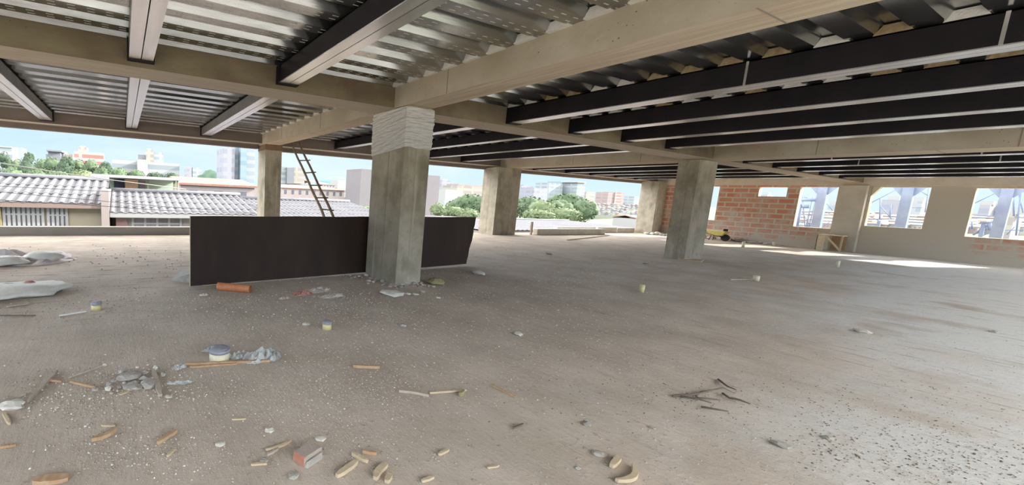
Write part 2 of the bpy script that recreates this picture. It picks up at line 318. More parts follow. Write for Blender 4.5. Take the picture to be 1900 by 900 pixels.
def win_mat(name, wall, dark, fh, fw, mortar=.45, rough=.9):
    def f(t, p, mp, cur):
        g = N(t, 'ShaderNodeNewGeometry'); Lk = t.links.new; sp = N(t, 'ShaderNodeSeparateXYZ'); Lk(g.outputs['Position'], sp.inputs[0])
        ad = N(t, 'ShaderNodeMath', operation='ADD'); Lk(sp.outputs['X'], ad.inputs[0]); Lk(sp.outputs['Y'], ad.inputs[1])
        cb = N(t, 'ShaderNodeCombineXYZ'); Lk(ad.outputs[0], cb.inputs[0]); Lk(sp.outputs['Z'], cb.inputs[1])
        br = N(t, 'ShaderNodeTexBrick', Scale=1.0); br.offset = 0; br.inputs['Brick Width'].default_value = fw; br.inputs['Row Height'].default_value = fh
        br.inputs['Mortar Size'].default_value = min(fh, fw)*mortar*.5; br.inputs['Mortar Smooth'].default_value = 0
        br.inputs['Color1'].default_value = (*dark, 1); br.inputs['Color2'].default_value = (*[min(1, c*1.25) for c in dark], 1); br.inputs['Mortar'].default_value = (*wall, 1)
        Lk(cb.outputs[0], br.inputs['Vector'])
        nz = N(t, 'ShaderNodeSeparateXYZ'); Lk(g.outputs['Normal'], nz.inputs[0])
        x = N(t, 'ShaderNodeMix', data_type='RGBA'); Lk(thresh(t, nz.outputs['Z'], .5, .6), x.inputs[0]); Lk(br.outputs['Color'], x.inputs[6]); x.inputs[7].default_value = (*wall, 1); Lk(x.outputs[2], p.inputs['Base Color'])
    return mat(name, wall, rough, extra=f)
# ================================================================== structure
XL, YB, YE = -8.5, -3.3, 14.35           # left end of the slab, back end behind the viewer, open edge
mb = MB(); mb.box(XL-.3, 29.0, YB-.3, YE, -.35, 0); mb.build('floor', FLOOR, kind='structure')
# steel deck between the beams, ribs along X
def deck(x0, x1, y0, y1, phase, dashes, P=.42, z0=3.47, z1=3.56):
    b = MB(); y = y0; k = 0; pts = [(y0, z0)]
    n = int(round((y1-y0)/P)); p = (y1-y0)/n
    for i in range(n):
        a = y0+i*p; pts += [(a+.47*p, z0), (a+.56*p, z1), (a+.91*p, z1), (a+p, z0)]
    for (ya, za), (yb, zb) in zip(pts[:-1], pts[1:]):
        b.face([(x0, ya, za), (x0, yb, zb), (x1, yb, zb), (x1, ya, za)])
    b.box(x0, x1, y0, y1, z1+.005, z1+.12, 1)
    for i in range(n):
        a = y0+i*p
        if dashes:
            x = max(x0, -3.6)+.05+.06*(i % 2)
            while x < min(x1, 12):
                for q in (-.022, .022): b.box(x, x+.075, a+.235*p+q*1.9-.007, a+.235*p+q*1.9+.007, z0-.0012, z0+.001, 2)
                x += .187
    o = b.build('ceiling', [DECK, CONC_E, DASH], kind='structure')
    return [(y0+i*p+.56*p, y0+i*p+.91*p) for i in range(n)]
YV0, YV1 = 6.2, 6.84                     # cross beam
YD0 = 13.8                               # inner face of the edge beam
T1 = deck(XL, 4.33, YB, YV0, 0, True); T2 = deck(XL, 4.33, YV1, YD0, 0, False, P=.53)
deck(4.87, 15.7, YB, YV0, 0, False); deck(4.87, 15.7, YV1, YD0, 0, False, P=.53)
deck(16.6, 28.9, YB, YV0, 0, False); deck(16.6, 28.9, YV1, YD0, 0, False)

for bx_ in ((XL-.3, 29.35, YB-.3, YE+.1, 3.69, 3.80), (4.33, 4.87, YB, YE, 3.47, 3.688), (15.7, 16.6, YB, YE, 3.47, 3.688), (28.9, 29.35, YB, YE, 3.465, 3.688),
            (XL, 28.9, YV0, YV1, 3.47, 3.688), (XL, 28.9, YD0, YE+.1, 3.47, 3.688)):
    b = MB(); b.box(*bx_); b.build('ceiling', [CONC_E], kind='structure')
# long beams (along Y)
def beam_u(x0, x1, zb, label, seams, grp=None):
    r = empty('concrete_beam', (x0, 0, zb), label, 'beam', grp)
    b = MB(); b.box(x0, x1, YB, YE, zb, 3.465, mats=[1, 0, 0, 0, 0, 0])
    for y in seams: b.box(x0-.003, x0, y-.008, y+.008, zb, 3.46, 2)
    for y in [q+.9 for q in seams]: b.box(x0, x1, y-.007, y+.007, zb-.003, zb, 2)
    b.box(x0, x1, YB, YE, 3.465, 3.468, 0)
    b.build('beam_body', [CONC_U, CONC_S, SEAM], r)
    return r
U1 = beam_u(4.33, 4.87, 3.11, 'tan concrete beam running over the wrapped column towards the viewer', [-3.2, .7, 4.9, 9.2, 11.9])
U2 = beam_u(15.7, 16.6, 3.05, 'concrete beam resting on the leaning-looking right column and far column', [-2, 1.6, 4.2, 8.1, 10.4])
def trough_plug(x0, x1, a, b_, zt, m, parent):
    q = MB(); d = .045
    za = 3.455; pts = [(a-.07, za), (a-.005, zt), (b_+.005, zt), (b_+.06, za)]
    r = random.uniform(-.012, .012)
    pts = [(y+r+random.uniform(-.008, .008), z) for y, z in pts]
    l = [(x0, y, z) for y, z in pts]; rr = [(x1, y, z) for y, z in pts]
    q.face(l); q.face(rr)
    for i in range(4): q.face([l[i], l[(i+1) % 4], rr[(i+1) % 4], rr[i]])
    return q.build('mortar_plug', m, parent)
for a, b_ in T1[-16:]+T2: trough_plug(4.27, 4.34, a, b_, 3.548, PLUG, U1)

# cross beams (along X), soffit drops slightly towards the far wall
def zb(x): return 3.11-.004*(x-5)
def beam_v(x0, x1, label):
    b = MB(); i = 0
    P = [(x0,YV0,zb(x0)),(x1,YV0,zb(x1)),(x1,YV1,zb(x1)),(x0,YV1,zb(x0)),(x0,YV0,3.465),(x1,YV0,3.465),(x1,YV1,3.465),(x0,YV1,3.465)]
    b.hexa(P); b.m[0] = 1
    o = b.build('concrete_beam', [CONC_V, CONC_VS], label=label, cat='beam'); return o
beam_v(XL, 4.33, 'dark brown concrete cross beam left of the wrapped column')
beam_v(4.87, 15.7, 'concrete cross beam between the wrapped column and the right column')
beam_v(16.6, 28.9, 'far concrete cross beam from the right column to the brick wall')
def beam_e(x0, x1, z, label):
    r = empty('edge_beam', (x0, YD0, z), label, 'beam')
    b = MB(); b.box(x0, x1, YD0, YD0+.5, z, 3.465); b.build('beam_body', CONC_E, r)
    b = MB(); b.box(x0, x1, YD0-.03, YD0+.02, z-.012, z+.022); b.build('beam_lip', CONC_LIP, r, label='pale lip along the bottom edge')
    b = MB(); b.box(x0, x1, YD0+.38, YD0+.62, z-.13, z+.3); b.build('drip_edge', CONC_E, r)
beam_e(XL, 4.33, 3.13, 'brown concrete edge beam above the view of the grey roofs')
beam_e(4.87, 15.7, 3.10, 'concrete edge beam above the ladder and the far middle column')
beam_e(16.6, 28.9, 3.07, 'concrete edge beam above the far open side by the kerb')
b = MB(); b.box(28.9, 29.35, YB, YE, 2.89, 3.46); b.build('trim_1', [CONC_LIP, ], kind='structure')

# columns
def column(x0, x1, y0, y1, h, label, cap=False, seam=(), m=None):
    r = empty('concrete_column', ((x0+x1)/2, (y0+y1)/2, 0), label, 'column')
    b = MB(); b.box(x0, x1, y0, y1, 0, h)
    for k in seam:
        b.box(x0-.004, x0, y0+(y1-y0)*k-.004, y0+(y1-y0)*k+.004, .05, h-.1, 1)
        b.box(x0+(x1-x0)*k-.004, x0+(x1-x0)*k+.004, y0-.002, y0, .05, h-.1, 1)
    bevel(b.build('shaft', [m or CONC_C, SEAM], r), .012)
    if cap:
        b = MB(); b.box(x0-.01, x1+.01, y0-.012, y1, h-.2, h-.002); b.build('column_head', CONC_CAP, r, label='rust brown band at the top')
    return r
column(4.37, 4.92, 5.87, 6.87, 3.108, 'nearest concrete column, wrapped in plastic at the top', seam=(.45,))
column(4.37, 4.95, 13.5, 14.34, 3.12, 'concrete column at the open edge between the towers and the ladder', cap=True)
column(15.6, 16.68, 6.45, 6.98, 3.048, 'wide concrete column standing in front of the brick wall', seam=(.42,))
column(15.25, 16.7, 13.45, 14.3, 3.05, 'concrete column at the open edge right of the rusty plate', seam=(.5,))
column(28.0, 28.95, 13.3, 14.2, 3.06, 'corner concrete column where the open edge meets the brick wall')
# film round the head of the nearest column
r = empty('plastic_wrap', (4.64, 6.37, 2.5), 'crumpled clear plastic film wrapped round the top of the nearest column', 'plastic film')
b = MB(); n = 34
prof = []
for s_ in range(4*10):
    q = s_/10; k = int(q); f = q-k
    cs = [(4.37, 5.87), (4.92, 5.87), (4.92, 6.87), (4.37, 6.87)]; a, c_ = cs[k], cs[(k+1) % 4]; prof.append((a[0]+(c_[0]-a[0])*f, a[1]+(c_[1]-a[1])*f))
rows = []
for j in range(n+1):
    z = 2.42+(.68)*j/n; row = []
    for i, (x, y) in enumerate(prof):
        dx, dy = x-4.645, y-6.37
        k = .010+.034*abs(noise.noise(Vector((x*2.2, y*2.2+x, z*22+y*2)))) + .016*abs(noise.noise(Vector((x*9, y*9, z*30))))
        l = max(abs(dx)/.275, abs(dy)/.5); ux, uy = (dx/abs(dx) if abs(dx)/.275 > .98 else 0), (dy/abs(dy) if abs(dy)/.5 > .98 else 0)
        zz = z + .10*(y-5.87)*(1-j/n)*-1 + .03*noise.noise(Vector((x*5, y*5, 1)))*(1-j/n)
        row.append((x+ux*k, y+uy*k, min(zz, 3.09)))
    rows.append(row)
m_ = len(prof)
for j in range(n):
    for i in range(m_): b.face([rows[j][i], rows[j][(i+1) % m_], rows[j+1][(i+1) % m_], rows[j+1][i]], sm=False)
WRAP = mat('clear crumpled stretch film', (.74,.70,.67), .15, col2=(.90,.87,.85), scale=6, stretch=(1,1,7))
WRAP.node_tree.nodes['Principled BSDF'].inputs['Alpha'].default_value = .75
b.build('film_sheet', WRAP, r)

# steel joists
WEBG = mat('dull galvanised web', (.20,.185,.18), .5, .4, col2=(.28,.26,.25), scale=2)
def joist(x0, y0, y1, z, label, grp, wd=.29, web=None, flange=FLANGE_SKY, plugs=None, troughs=(), stiff=()):
    r = empty('steel_joist', (x0, y0, z), label, 'joist', grp)
    for s_ in (0, 1):
        a = x0 + s_*(wd/2+.006); c_ = a+wd/2-.006
        b = MB(); b.box(a, c_, y0, y1, z, z+.012, mats=[0, 0, 1, 0, 1, 0])            # bottom flange
        wx = a if s_ == 0 else c_-.012
        b.box(wx, wx+.012, y0, y1, z+.012, 3.448, 1)                                   # web
        b.box(a, c_, y0, y1, 3.436, 3.448, 1)
        lx = c_-.008 if s_ == 0 else a
        b.box(lx, lx+.008, y0, y1, z+.012, z+.05, 0)
        b.build('channel', [flange, web or BLACKST], r)
    for y in (y0, y1):                                                                # end plates against the beams
        d = .02 if y == y0 else -.02
        b = MB(); b.box(x0-.02, x0+wd+.02, min(y, y+d*6), max(y, y+d*6), z-.012, 3.445); b.build('end_plate', BLACKST, r)
    for y in stiff:
        b = MB(); b.box(x0-.006, x0-.001, y-.012, y+.012, z+.01, 3.446); b.build('weld_strip', GALV, r, label='thin grey vertical strip on the web')
    if plugs:
        for k, (a, b_) in enumerate(troughs):
            if not y0+.1 < a < y1-.1: continue
            trough_plug(x0+.0, x0+wd-.02, a+.01, b_-.01, 3.546, random.choice(plugs), r)
GJ = 'steel joists under the metal deck'
def trange(y0, y1, P=.42):
    n = int(round((y1-y0)/P)); p = (y1-y0)/n; return [(y0+i*p+.56*p, y0+i*p+.91*p) for i in range(n)]
TB1, TB2 = trange(YB, YV0), trange(YV1, YD0)
joist(-1.98, YB, YV0, 3.20, 'steel joist out on the left between the viewer and the dark cross beam', GJ, web=WEBG)
joist(.11, YB, YV0, 3.20, 'pale steel joist hanging straight overhead at the upper left', GJ, web=WEBG)
joist(2.16, YB, YV0, 3.20, 'long steel joist darkening towards the viewer, left of the tan beam', GJ)
joist(-1.98, YV1, YD0, 3.22, 'white steel joist slanting at the far left edge over the roofs', GJ, web=WEBG)
joist(.14, YV1, YD0, 3.22, 'short pale steel joist in line behind the overhead one', GJ, web=WEBG)
joist(2.30, YV1, YD0, 3.22, 'pale steel joist ending left of the edge column with the rust head', GJ, web=WEBG)
names = ['first', 'second', 'third', 'fourth', 'fifth', 'sixth']
GR = 'black steel joists in the right-hand bays'
for i, x in enumerate((7.10, 9.08, 11.08, 13.08)):
    joist(x, YB, YV0, 3.15, f'black steel joist on the right of the tan beam, {names[i]} one out from it', GR, flange=FLANGE_SKY,
          plugs=[RUSTPLUG, RUSTPLUG, PLUG] if i == 0 else [PLUG, PLUG, PLUG, RUSTPLUG], troughs=TB1[8:], stiff=(2.62, .93) if i == 0 else ())
for i, x in enumerate((7.12, 9.3, 11.3, 13.3)):
    joist(x, YV1, YD0, 3.2 if i < 2 else 3.17, f'black steel joist beyond the cross beam behind the nearest column, {names[i]} from the ladder', GR, wd=.26)
for i, x in enumerate((17.6, 19.75, 21.8, 23.85, 25.95)):
    joist(x, YB, YV0, 3.08-.005*i, f'far black steel joist near the brick wall, {names[i]} past the right column', GR, wd=.3, stiff=(4.4, 2.2) if i < 2 else ())
for i, x in enumerate((17.9, 20.3, 22.3, 24.5, 26.4)):
    joist(x, YV1, YD0, 3.10, f'far black steel joist over the open edge, {names[i]} past the edge column', GR, wd=.28)

# right wall with its window openings (plane X = 29)
ZT = 2.89
rects = []   # y0,y1,z0,z1 solid pieces
wins = [(2.0, 3.56, .97, 2.81), (4.5, 5.95, 1.16, 2.83), (6.85, 8.03, .94, 2.82), (8.43, 9.43, 2.33, 2.80), (10.95, 12.3, 1.0, 2.82)]
b = MB(); y = YB
X0, X1 = 29.0, 29.28
for y0, y1, z0, z1 in wins:
    b.box(X0, X1, y, y0, 0, ZT); b.box(X0, X1, y0, y1, 0, z0); b.box(X0, X1, y0, y1, z1, ZT); y = y1
b.box(X0, X1, y, 14.3, 0, ZT)
b.build('wall_right', BRICK, kind='structure')
SILL = mat('reveal plaster with painted sun', (.74,.66,.48), .9)  # yellow of the sun painted into the reveal lining
for i, (y0, y1, z0, z1) in enumerate(wins):
    b = MB(); e = .012
    b.box(X0+.0, X1+.02, y0, y1, z0, z0+e); b.box(X0, X1+.02, y1-e, y1, z0, z1); b.box(X0, X1+.02, y0, y0+e, z0, z1)
    if i in (1,): b.hexa([(X0,y1-.22,z1-.001),(X1,y1-.22,z1-.001),(X1,y1-.001,z1-.4),(X0,y1-.001,z1-.4),(X0,y1-.2,z1),(X1,y1-.2,z1),(X1,y1,z1),(X0,y1,z1)])
    b.build('window_%d' % (i+1), SILL, kind='structure')
# pier between the windows and lintel column
column(28.72, 28.99, 6.02, 6.78, 2.89, 'grey concrete pier in the brick wall between two window holes', m=mat('tan pier concrete', (.58,.51,.41), .92, col2=(.66,.60,.50), scale=2, bump=.2))
# parapet and kerbs at the open edge
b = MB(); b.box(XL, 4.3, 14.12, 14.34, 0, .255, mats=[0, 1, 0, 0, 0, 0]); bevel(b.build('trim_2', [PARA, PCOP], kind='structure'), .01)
def kerb(x0, x1, y0, y1, h, label):
    b = MB(); b.box(x0, x1, y0, y1, .0, h); bevel(b.build('kerb_block', CURB, label=label, cat='kerb block', group='concrete kerb blocks at the open edge'), .02, 2)
kerb(18.0, 23.4, 13.25, 13.5, .29, 'long grey concrete kerb block lying at the open edge, nearest of the kerb blocks')
kerb(20.6, 23.9, 14.05, 14.3, .30, 'kerb block just behind the right end of the long one')
kerb(24.2, 26.0, 14.1, 14.3, .30, 'short pale kerb block right of the long one')
kerb(26.1, 27.8, 14.1, 14.3, .27, 'last kerb block before the corner column')
b = MB(); b.box(-.04, .04, -.04, .04, 0, .62); o = b.build('wooden_stake', WOODG, label='short wooden stake standing at the left end of the long kerb block', cat='stake'); o.location = (17.75, 13.4, 0)

# ================================================================== outside
GNDM = mat('ground outside, grass and pale streets', (0.144,0.168,0.104), .95, col2=(0.248,0.240,0.224), scale=.02, lo=.45, hi=.55)
STRM = mat('pale street', (0.264,0.260,0.264), .9, col2=(0.296,0.292,0.296), scale=.3)
FIELD = mat('green field', (.11,.20,.05), .95, col2=(.17,.26,.09), scale=.06)
b = MB(); b.box(-3500, 4500, -600, 5000, -9, -7); b.build('ground_outside', GNDM, kind='structure')
b = MB(); b.box(-60, 300, 14.6, 21.8, -7, -6.96); b.build('street_outside', STRM, kind='structure')

def pbox(b, x0, x1, yt, yb, Y, depth, m=0):
    """box whose near face stands in the plane Y, seen between the given picture coordinates"""
    a = GY(x0, yt, Y); c = GY(x1, yt, Y); e = GY((x0+x1)/2, yb, Y); t = GY((x0+x1)/2, yt, Y)
    b.box(min(a.x, c.x), max(a.x, c.x), Y, Y+depth, e.z, t.z, m); return min(a.x, c.x), max(a.x, c.x), e.z, t.z

# row houses with corrugated roofs across the street
def roof_house(x0, x1, Yf, ze, Yr, zr, wallm, label, n, roofm=None, end=.25, wins=(), door=None, fascia=None, pitch=.40):
    r = empty('row_house', (x0, Yf, -7), label, 'house', 'row houses across the street')
    b = MB(); b.box(x0, x1, Yf+.5, 2*Yr-Yf, -7, ze-.12); 
    for s_ in (x0, x1-.15): b.face([(s_, Yf+.5, ze-.12), (s_, Yr, zr-.12), (s_, 2*Yr-Yf, ze-.12)]); b.face([(s_+.15, Yf+.5, ze-.12), (s_+.15, Yr, zr-.12), (s_+.15, 2*Yr-Yf, ze-.12)])
    b.build('house_wall', wallm, r)
    b = MB(); k = int((x1-x0+2*end)/pitch*6); xs = [x0-end+(x1-x0+2*end)*i/k for i in range(k+1)]
    for i in range(k):
        h = [.05*math.sin(j*math.pi/3) for j in (i, i+1)]
        for q in range(n):
            f0, f1 = q/n, (q+1)/n; y0 = Yf+(Yr-Yf)*f0; y1 = Yf+(Yr-Yf)*f1+.05; z0 = ze+(zr-ze)*f0+.008; z1 = ze+(zr-ze)*f1
            b.face([(xs[i], y0, z0+h[0]), (xs[i+1], y0, z0+h[1]), (xs[i+1], y1, z1+h[1]), (xs[i], y1, z1+h[0])], 1 if i % 6 in (3, 4) else 0, True)  # valley strips darkened to paint in rib shade over their dirt
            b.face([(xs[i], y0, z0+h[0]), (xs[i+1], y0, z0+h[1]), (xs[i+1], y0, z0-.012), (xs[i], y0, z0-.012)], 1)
        b.face([(xs[i], Yr, zr+h[0]), (xs[i+1], Yr, zr+h[1]), (xs[i+1], 2*Yr-Yf, ze+h[1]), (xs[i], 2*Yr-Yf, ze+h[0])], 0, True)
    b.tube([(x0-end, Yr, zr+.08), (x1+end, Yr, zr+.08)], .12, 8, 0)
    b.build('corrugated_roof', [roofm or ROOFC, ROOFD], r)
    if fascia: b = MB(); b.box(x0-end, x1+end, Yf+.02, Yf+.14, ze-.24, ze-.0); b.build('fascia_board', fascia, r)
    for (a, c, z0, z1, bars, gm) in wins:
        w_ = MB(); w_.box(a, c, Yf+.46, Yf+.49, z0, z1); wo_ = w_.build('window', gm, r)
        w_ = MB()
        for i in range(bars+1):
            x = a+(c-a)*i/bars; w_.box(x-.055, x+.055, Yf+.42, Yf+.455, z0, z1)
        for z in (z0+.02, z0+.55, z1-.35, z1): w_.box(a, c, Yf+.43, Yf+.45, z-.035, z+.035)
        w_.build('window_bars', WHITE, wo_)
    if door: a, c, z0, z1, dm = door; w_ = MB(); w_.box(a, c, Yf+.40, Yf+.49, z0, z1); w_.build('curtain_panel', dm, r)
    return r
a = GY(190, 380, 22); x190 = a.x
def xz(px, py, Y): q = GY(px, py, Y); return q.x, q.z
X = lambda px, Y=22.5: GY(px, 400, Y).x
Zz = lambda py, px, Y=22.5: GY(px, py, Y).z
roof_house(-7.6, x190-.06, 22, .60, 27, 1.70, WCREAM, 'cream house with grey corrugated roof and white-barred windows at the far left', 3, fascia=FASC,
           wins=((X(8), X(80), -1.1, Zz(384, 45), 8, GLS), (X(90), X(124), -1.1, Zz(386, 105), 4, GLS)))
b = MB(); b.box(-9.5, X(4), 22.35, 22.5, -7, .3); b.build('house_wall', WYEL, label='yellow wall strip at the left edge of the view, beside the barred windows', cat='wall panel')
b = MB(); b.box(x190-.05, x190+.28, 21.9, 27.2, -7, 1.25); o = b.build('party_wall', WPINK, label='narrow pink parapet wall between the two grey roofs', cat='wall panel')
roof_house(x190+.55, X(470, 22)+.3, 22, .20, 27, 1.13, WPINK, 'pale pink house with grey corrugated roof behind the rusty plate', 4, fascia=WHITE,
           wins=((X(246), X(335), -1.2, Zz(403, 290), 4, GLSP),), door=(X(215), X(236), -1.2, Zz(402, 225), DOORP))
x520 = GY(520, 400, 23).x
roof_house(X(470, 22)+.75, x520+8.4, 23.5, .0, 30, .86, WCREAM, 'house with fine-ribbed grey roof seen behind the ladder', 5, pitch=.34, fascia=FASC)
# roofs lower down, right of the far middle column
for (p0, p1, py0, py1, Yf, Yr, lab) in ((900, 1010, 428, 408, 26, 36, 'low grey corrugated roof right of the far middle column'),
                                  (1015, 1215, 429, 411, 30, 42, 'long low grey roof above the kerb blocks')):
    za, zr_ = GY((p0+p1)/2, py0, Yf).z, GY((p0+p1)/2, py1, Yr).z
    roof_house(GY(p0, py0, Yf).x, GY(p1, py0, Yf).x, Yf, za, Yr, zr_, WPINK, lab, 4, pitch=.6)

# roof terrace with canopy behind the second roof
Yt = 31.5
r = empty('terrace_shelter', (GY(180, 350, Yt).x, Yt, -7), 'roof terrace with white canopy and hanging orange cloth above the grey roofs', 'shelter')
def pb(name, m, x0, x1, yt, yb, Y, d, par, **kw):
    b = MB(); pbox(b, x0, x1, yt, yb, Y, d); return b.build(name, m, par, **kw)
b = MB(); A = GY(168, 324.5, Yt-1); B = GY(338, 335, Yt-1)
b.box(A.x, B.x, Yt-1, Yt+3.5, (A.z+B.z)/2-.09, (A.z+B.z)/2+.09); b.build('canopy', WHITE, r)
pb('back_wall', GRNW, 192, 332, 330, 372, Yt+3, .2, r)
for p0, p1 in ((190, 196), (273, 276), (322, 326), (328, 331)): pb('post', WCREAM, p0, p1, 330, 372, Yt, .25, r)
pb('doorway', DKP, 211, 230, 333, 372, Yt+2.6, .2, r); pb('side_wall', ORNG, 232, 256, 334, 372, Yt+2, .2, r); pb('door_panel', WPINK, 258, 270, 336, 372, Yt+2.2, .2, r)  # dark doorway panel paints in the shade of the opening
b = MB(); q = GY(250, 352, Yt); b.box(A.x, B.x+.5, Yt, Yt+4, -7, q.z-.35); b.build('lower_storey', WPINK, r)
# red roofed house right of the terrace
def slope_house(p0, p1, ye, yr, Yf, Yr, wm, rm, label, yb=420):
    ze, zr = GY((p0+p1)/2, ye, Yf).z, GY((p0+p1)/2, yr, Yr).z; x0, x1 = GY(p0, ye, Yf).x, GY(p1, ye, Yf).x
    r = empty('tiled_house', (x0, Yf, -7), label, 'house')
    b = MB(); b.box(x0, x1, Yf+.3, 2*Yr-Yf, -7, ze-.05); b.build('house_wall', wm, r)
    b = MB(); b.hexa([(x0-.3,Yf,ze-.08),(x1+.3,Yf,ze-.08),(x1+.3,Yr,zr-.08),(x0-.3,Yr,zr-.08),(x0-.3,Yf,ze+.1),(x1+.3,Yf,ze+.1),(x1+.3,Yr,zr+.1),(x0-.3,Yr,zr+.1)])
    b.hexa([(x0-.3,Yr,zr-.08),(x1+.3,Yr,zr-.08),(x1+.3,2*Yr-Yf,ze-.08),(x0-.3,2*Yr-Yf,ze-.08),(x0-.3,Yr,zr+.1),(x1+.3,Yr,zr+.1),(x1+.3,2*Yr-Yf,ze+.1),(x0-.3,2*Yr-Yf,ze+.1)])
    b.build('roof', rm, r)
    n = max(2, int((x1-x0)/2.2))
    for i in range(n):
        b = MB(); x = x0+(x1-x0)*(i+.3)/n; b.box(x, x+(x1-x0)/n*.35, Yf+.27, Yf+.31, ze-1.7, ze-.5); b.build('window', GLS, r)
slope_house(336, 474, 345, 334, 38, 44, WPINK, ROOFR, 'pink walled house with red roof left of the open-edge column')
slope_house(524, 640, 352, 346.5, 110, 125, WPINK, ROOFR, 'low building with long red roof seen through the ladder')
slope_house(520, 605, 376, 371.5, 50, 60, WCREAM, ROOFR, 'house with a strip of pinkish roof just above the fine-ribbed grey roof')
slope_house(1184, 1212, 407, 401.5, 60, 63, WHITE, ROOFR, 'small white house with red roof left of the corner column')
slope_house(879, 905, 412, 406, 34, 37, WCREAM, ROOFR, 'small red-roofed house right of the rusty plate')
slope_house(600, 622, 344, 338, 300, 340, WPINK, ROOFR, 'distant pink domed-looking hall right of the ladder')

# towers and city blocks far off, haze painted in as pale low-contrast colours
W_WB = win_mat('white block with grey window strips', (0.290,0.300,0.307), (0.171,0.198,0.218), 3.6, 60)
W_RB = win_mat('white block with red strips', (0.293,0.286,0.273), (0.246,0.123,0.102), 3.4, 30)
W_TW = win_mat('tower with balconies', (0.286,0.297,0.307), (0.188,0.225,0.259), 3.4, 7)
W_BL = win_mat('blue glass tower', (0.205,0.259,0.293), (0.143,0.211,0.259), 3.6, 5)
W_CR = win_mat('cream tower', (0.293,0.280,0.239), (0.225,0.198,0.191), 3.6, 9)
W_PK = win_mat('pinkish block', (0.266,0.225,0.218), (0.225,0.164,0.164), 3.6, 7)
W_LI = win_mat('lilac block', (0.259,0.259,0.286), (0.198,0.205,0.246), 3.8, 6)
W_GR = mat('grey blank wall', (0.150,0.161,0.181), .9, col2=(0.171,0.177,0.198), scale=.1)
W_GP = mat('mauve grey blank wall', (0.157,0.143,0.150), .9, col2=(0.177,0.164,0.171), scale=.1)
W_WH = mat('bright white wall', (0.300,0.300,0.293), .9)
W_CY = mat('pale cyan wall', (0.246,0.293,0.300), .9)
def tower(parts, Y, label, depth=14, group='city buildings on the skyline'):
    """parts: (name, material, x0, x1, ytop, ybase, dY, depth)"""
    f = parts[0]; a = GY(f[2], f[5], Y)
    r = empty('city_building', (a.x, Y, -7), label, 'building', group)
    for p in parts:
        nm, m, x0, x1, yt, yb = p[:6]; dY = p[6] if len(p) > 6 else 0; dd = p[7] if len(p) > 7 else depth
        b = MB(); l, rr, z0, z1 = pbox(b, x0, x1, yt, yb, Y+dY, dd)
        if p is f: b = MB(); b.box(l, rr, Y+dY, Y+dY+dd, -7, z1)
        o = b.build(nm, m, r)
    return r
D = 260
tower([('block', W_WB, -6, 22, 273.5, 310), ('roof_parapet', W_WH, -7, 22, 272.5, 274.5, -.4)], D, 'white striped apartment block at the far left of the skyline')
tower([('block', W_CY, 18, 40, 274, 306)], D+40, 'pale cyan block beside the leftmost skyline block')
tower([('block', W_GR, 89, 112, 281, 310), ('roof_slab', W_GR, 86, 114, 279.5, 282, -2), ('lift_shaft', W_CY, 85, 89, 287, 310, 3)], D, 'blank grey slab tower with overhanging top above the trees')
tower([('block', W_WH, 113, 120, 281, 305), ('stair_tower', W_CR, 120, 135, 287, 305)], D+20, 'small white block right of the blank grey tower')
tower([('block', W_RB, 137, 192, 283, 312), ('penthouse', W_CR, 145, 161, 273.5, 283.5, 2), ('water_tank', W_WH, 148, 158, 271.5, 274, 3, 6)], D, 'white apartment block banded in red with rooftop penthouse')
tower([('block', W_WB, 208, 257, 297.5, 324)], D-60, 'long low white block left of the cream towers')
tower([('wing', W_WB, 270, 333, 303, 336), ('block', W_WH, 256, 274, 297, 336, -3)], D-70, 'long white building with horizontal strips in front of the cream towers')
tower([('tower', W_CR, 271, 285, 278.5, 318), ('tower', W_TW, 285, 303, 283.5, 318, 2), ('tower', W_LI, 256, 270, 288, 318, 5), ('rooftop', W_WH, 274, 281, 276.5, 279, 3, 6)], D+30, 'cluster of cream and lilac towers rising behind the long white building')
tower([('block', W_LI, 347, 356, 309, 332), ('block', W_TW, 357, 374, 312, 332)], D+60, 'pale blocks standing by the green hill left of the tall tower')
tower([('core', W_GP if False else W_LI, 415, 436, 275.5, 345), ('slab', W_TW, 436, 474, 272, 345, 3), ('slab', W_BL, 447, 458, 271, 345, -1)], D-80, 'tall pale tower with stacked balconies left of the open-edge column')
tower([('block', W_WB, 519, 537, 310.5, 342), ('core', W_GR, 533, 546, 312, 342, -2), ('wing', W_CR, 545, 566, 312, 342, 2)], D, 'apartment tower with balconies seen through the ladder')
tower([('block', W_WH, 627, 672, 336, 352)], D+60, 'broad white block left of the nearest column')
tower([('block', W_GP, 670.5, 745, 317, 385)], 95, 'tall blank grey building emerging left of the nearest column', 8)
tower([('block', W_GP, 760, 817, 325.5, 385)], 96, 'tall mauve-grey building emerging right of the nearest column', 8)
tower([('block', W_LI, 820, 836, 336, 372), ('roof_room', W_TW, 822, 831, 333, 337, 2, 8)], D-40, 'narrow pale block right of the mauve-grey building')
tower([('block', W_CR, 848, 912, 347, 372), ('attic', W_PK, 850, 911, 343.8, 347.4, 1, 10)], D-60, 'long cream building with pinkish top floor behind the trees')
tower([('block', W_WH, 827, 858, 353, 375)], D-90, 'low cream white block in front of the long cream building')
tower([('block', W_LI, 968, 989, 346, 378), ('roof_room', W_LI, 972, 980, 344, 347, 2, 8)], D+20, 'lilac block right of the far middle column')
tower([('block', W_LI, 991, 1017, 350, 380)], D-20, 'lower lilac block beside the first lilac block')
tower([('slab', W_TW, 1019, 1045, 341, 382), ('slab', W_BL, 1041, 1055, 338, 382, 4)], D, 'twin slab of striped white and blue glass above the trees')
tower([('block', W_TW, 1057, 1066, 342, 382)], D+10, 'slim striped tower between the blue glass slab and the grey tower')
tower([('tower', W_TW, 1072, 1087, 339, 384), ('cornice', W_WH, 1071.5, 1087.5, 338, 340, -1)], D-10, 'tall slim grey-white tower at the right of the trees')
